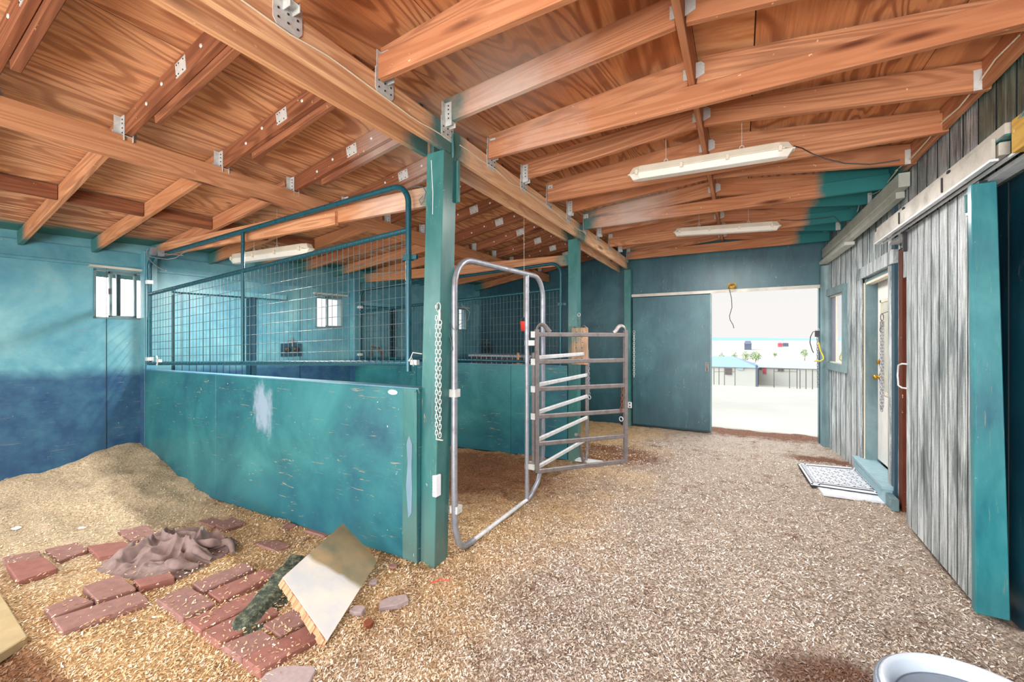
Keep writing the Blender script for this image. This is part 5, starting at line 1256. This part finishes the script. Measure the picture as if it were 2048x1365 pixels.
# hills
mb = MB(); pts = []
for i in range(61):
    x = -4200 + 140 * i; h = 18 + 16 * noise.noise(Vector((i * .16, 2, 0))) + 5 * noise.noise(Vector((i * .6, 5, 0)))
    pts.append((x, max(6, h)))
vs = [(x, 4000, -13) for x, h in pts] + [(x, 4250, h) for x, h in pts] + [(x, 4900, -13) for x, h in pts]; n = 61
mb.add(vs, [(i, i + 1, n + i + 1, n + i) for i in range(60)] + [(n + i, n + i + 1, 2 * n + i + 1, 2 * n + i) for i in range(60)], True); o = mb.build('hills', M['hill'], M=Matrix.Identity(4) @ I4); o['kind'] = 'structure'
def ground_at(px, py, Y):
    p = atY(px, py, Y); return p
def house(pxa, pxb, pyt, pyb, Y, depth, roof_h, mat, rmat, label, ang=0):
    A = atY(pxa, pyb, Y); B = atY(pxb, pyb, Y); zt_ = atY(pxa, pyt, Y).z; z0 = terr(0, Y) - .3
    root = empty('outbuilding', ((A.x + B.x) / 2, Y, z0), label, 'building')
    MB().box((A.x, Y, z0), (B.x, Y + depth, zt_)).build('wall', M[mat], root)
    ov = .3; mb = MB(); x0, x1 = A.x - ov, B.x + ov
    v = [(x0, Y - ov, zt_), (x1, Y - ov, zt_), (x1, Y + depth + ov, zt_), (x0, Y + depth + ov, zt_), (x0 + .8, Y + depth / 2, zt_ + roof_h), (x1 - .8 if ang == 0 else x1 - ang, Y + depth / 2, zt_ + roof_h)]
    mb.add(v, [(0, 1, 5, 4), (1, 2, 5), (2, 3, 4, 5), (3, 0, 4), (0, 3, 2, 1)]); mb.build('roof', M[rmat], root)
    return root, A, B, zt_, z0
Yb = 62
def og(px, py, Y): return atY(px, py, Y)
hb, A, B, zt_, z0 = house(1405, 1513, 733, 750, Yb, 9, 1.25, 'outwall', 'roofblue', 'long cream outbuilding with a pale blue roof outside the far doorway', 3.0)
for (x0, x1, pt, pb, m, nm) in ((1450, 1463, 737, 750, 'outdark', 'doorway'), (1475, 1487, 735, 741, 'roofpale', 'window')):
    a, b = og(x0, pt, Yb - .15), og(x1, pb, Yb - .15); MB().box((a.x, Yb - .15, min(a.z, b.z)), (b.x, Yb + .1, max(a.z, b.z))).build(nm, M[m], hb)
hb, A, B, zt_, z0 = house(1517, 1660, 735, 750, Yb + 6, 9, 1.0, 'outwall', 'roofpale', 'pale outbuilding with a red door outside the far doorway', 3.0)
for (x0, x1, pt, pb, m, nm) in ((1526, 1532, 736, 748, 'outred', 'red_door'), (1519, 1524, 735, 740, 'outdark', 'window'), (1556, 1560, 738, 743, 'outdark', 'window'), (1562, 1567, 738, 743, 'outdark', 'window')):
    a, b = og(x0, pt, Yb + 5.85), og(x1, pb, Yb + 5.85); MB().box((a.x, Yb + 5.85, min(a.z, b.z)), (b.x, Yb + 6.1, max(a.z, b.z))).build(nm, M[m], hb)
a, b = og(1489, 688, 330), og(1503, 695, 330)
house(1489, 1503, 688.5, 695, 330, 12, 2.2, 'slate', 'slate', 'distant slate-blue barn on the plain')
house(1557, 1565, 688, 690.5, 430, 10, .8, 'outred', 'outred', 'tiny distant red barn on the plain')
house(1566, 1577, 687.5, 689, 450, 10, .6, 'slate', 'slate', 'tiny distant grey shed right of the red barn')
# fence rails outside
def fence(pxs, pt, pb, Y, rails, label):
    root = empty('paddock_fence', og(pxs[0], pb, Y), label, 'fence')
    for px in pxs: a, b = og(px, pt, Y), og(px, pb, Y); MB().box((a.x - .04, Y - .04, terr(0, Y) - .1), (a.x + .04, Y + .04, a.z)).build('fence_post', M['outdark'], root)
    for r_ in rails: a, b = og(pxs[0], r_, Y), og(pxs[-1], r_, Y); MB().tube([a, b], .03, 5).build('rail', M['outdark'], root)
fence([1428, 1438, 1449, 1470], 736, 751, 57, [744], 'dark fence before the cream outbuilding outside')
fence([1548, 1579, 1594], 738, 751, 57, [738, 744], 'thin fence before the pale outbuilding outside')
fence([1600, 1612, 1625], 740, 750, 57, [], 'loose row of thin posts outside near the round post')
mb = MB(); a = og(1513.5, 731, 56); mb.box((a.x - .12, 56, terr(0, 56)), (a.x + .12, 56.2, a.z)); tag(mb.build('pole', M['slate']), 'short dark pole between the two outbuildings', 'pole')
def tree(px, pyb, pyt, wpx, Y, label, h=.45):
    a, b = og(px, pyb, Y), og(px, pyt, Y); H = b.z - terr(0, Y); zb = terr(0, Y); w = wpx / F_PX * (Y * C_ + .5 * Y * .3)
    root = empty('tree', (a.x, Y, zb), label, 'tree', 'young trees in the field outside')
    MB().tube([(a.x, Y, zb - .3), (a.x + .05, Y, zb + H * .55)], .09, 6).build('trunk', M['bark'], root)
    mb = MB(); rnd = random.Random(int(px))
    for i in range(150):
        d = Vector((rnd.gauss(0, 1), rnd.gauss(0, 1), rnd.gauss(0, .9))).normalized() * rnd.random() ** .4
        c = Vector((a.x, Y, zb + H * (1 - h / 2 - .05))) + Vector((d.x * w / 2, d.y * w / 2, d.z * H * h / 2 * 1.1)); s = .07 * w + .1 * rnd.random()
        u = Vector((rnd.uniform(-1, 1), rnd.uniform(-1, 1), rnd.uniform(-1, 1))).normalized(); v = u.orthogonal().normalized()
        mb.add([c - u * s, c + v * s * .6, c + u * s, c - v * s * .6], [(0, 1, 2, 3)])
    mb.build('crown', M['leaf'], root)
for a in ((1443, 716, 705, 10, 190, 'small bushy tree outside, leftmost of the field row'), (1469, 717, 704, 9, 190, 'thin pale tree outside, second from left in the field row'), (1491, 716, 703, 12, 190, 'small bushy tree outside, third from left in the field row'), (1511, 716, 703, 18, 190, 'widest bushy tree outside, fourth in the field row'), (1550, 711, 705, 6, 240, 'tiny pale shrub outside right of the widest tree')):
    tree(*a, h=.75)
tree(1609, 722, 698, 10, 150, 'tall thin tree outside near the round post', .35)

# ---------------------------------------------------------------- light: overcast-bright sky, added area lights at the near end and far door
w = bpy.data.worlds.new('World'); SC.world = w; w.use_nodes = True; nt = w.node_tree
bg = nt.nodes['Background']; tcn = nt.nodes.new('ShaderNodeTexCoord'); sp_ = nt.nodes.new('ShaderNodeSeparateXYZ'); rm = nt.nodes.new('ShaderNodeValToRGB')
nt.links.new(tcn.outputs['Generated'], sp_.inputs[0]); nt.links.new(sp_.outputs[2], rm.inputs[0]); nt.links.new(rm.outputs[0], bg.inputs[0])
e = rm.color_ramp.elements; e[0].position = 0; e[0].color = (.97, .93, .91, 1); e[1].position = .35; e[1].color = (.84, .95, 1, 1)
x = e.new(.10); x.color = (.95, .93, .91, 1)
x = e.new(.15); x.color = (.90, .96, .94, 1)
dt = nt.nodes.new('ShaderNodeVectorMath'); dt.operation = 'DOT_PRODUCT'; nt.links.new(tcn.outputs['Generated'], dt.inputs[0]); sd = Vector((-.86, -.45, .25)).normalized(); dt.inputs[1].default_value = sd
mr = nt.nodes.new('ShaderNodeMapRange'); mr.interpolation_type = 'SMOOTHSTEP'; nt.links.new(dt.outputs['Value'], mr.inputs[0])
for k_, v_ in zip((1, 2, 3, 4), (.35, 1.0, .84, 9.0)): mr.inputs[k_].default_value = v_
nt.links.new(mr.outputs[0], bg.inputs[1])
def area(name, loc, rot, sx, sy, power, col=(1, 1, 1)):
    l = bpy.data.lights.new(name, 'AREA'); l.shape = 'RECTANGLE'; l.size = sx; l.size_y = sy; l.energy = power; l.color = col
    o = bpy.data.objects.new(name, l); return link(o, None, Matrix.Translation(loc) @ Matrix.Rotation(rot[2], 4, 'Z') @ Matrix.Rotation(rot[1], 4, 'Y') @ Matrix.Rotation(rot[0], 4, 'X'))
# area lights added behind the camera and above the far door, standing for daylight
area('near_end_fill', (.0, -2.9, 1.5), (math.radians(95), 0, 0), 2.4, 2.6, 240, (1, .98, .96))
area('ground_bounce_fill', (-1.6, -4.0, .0), (math.radians(128), 0, 0), 7, 2.5, 470, (1, .98, .95))
area('far_door_fill', (.3, 9.2, 3.6), (math.radians(-52), 0, 0), 2.6, 1.6, 190, (.93, .97, 1))  # unseen fill added above the lintel, out of the doorway view
def lamp_under(o_, power):      # area light added below a batten fixture to brighten the room
    Mx = WM[o_.name]; c = Mx @ Vector((.6, 0, -.056)); l = bpy.data.lights.new('fixture_fill_light', 'AREA'); l.shape = 'RECTANGLE'; l.size = 1.0; l.size_y = .05; l.energy = power; l.color = (1, .97, .93)
    lo_ = bpy.data.objects.new('fixture_fill_light', l); link(lo_, None, Matrix.Translation(c) @ Mx.to_3x3().to_4x4())
lamp_under(fxA, 55); lamp_under(fxB, 75); lamp_under(fxC, 85)
# two unseen fixtures added out of view to carry more light into the barn
fxD = fixture((-.85, -.6, 2.93), (.33, -.6, 2.93), 'added unseen fluorescent fixture over the aisle behind the camera'); lamp_under(fxD, 45)
fxE = fixture((-4.7, -.5, 2.50), (-3.5, -.5, 2.50), 'added unseen fluorescent fixture over the near stall, left of the camera'); lamp_under(fxE, 50)
sl = bpy.data.lights.new('high_sun', 'SUN'); sl.energy = 2.6; sl.angle = math.radians(3); sl.color = (1, .98, .95)
link(bpy.data.objects.new('high_sun', sl), None, Matrix.Rotation(math.radians(8), 4, 'X'))

# ---------------------------------------------------------------- camera and view
cam = bpy.data.cameras.new('camera'); cam.sensor_width = 36; cam.lens = F_PX / 2048 * 36; cam.shift_y = -2.5 / 2048; cam.clip_end = 8000; cam.clip_start = .05
co = bpy.data.objects.new('camera', cam); COL.objects.link(co); co.location = (0, 0, CH); co.rotation_euler = (math.pi / 2, 0, TH)
SC.camera = co
vs_ = SC.view_settings; vs_.view_transform = 'Standard'; vs_.look = 'None'; vs_.gamma = 1; vs_.exposure = 0.25; vs_.use_curve_mapping = False
SC.display_settings.display_device = 'sRGB'
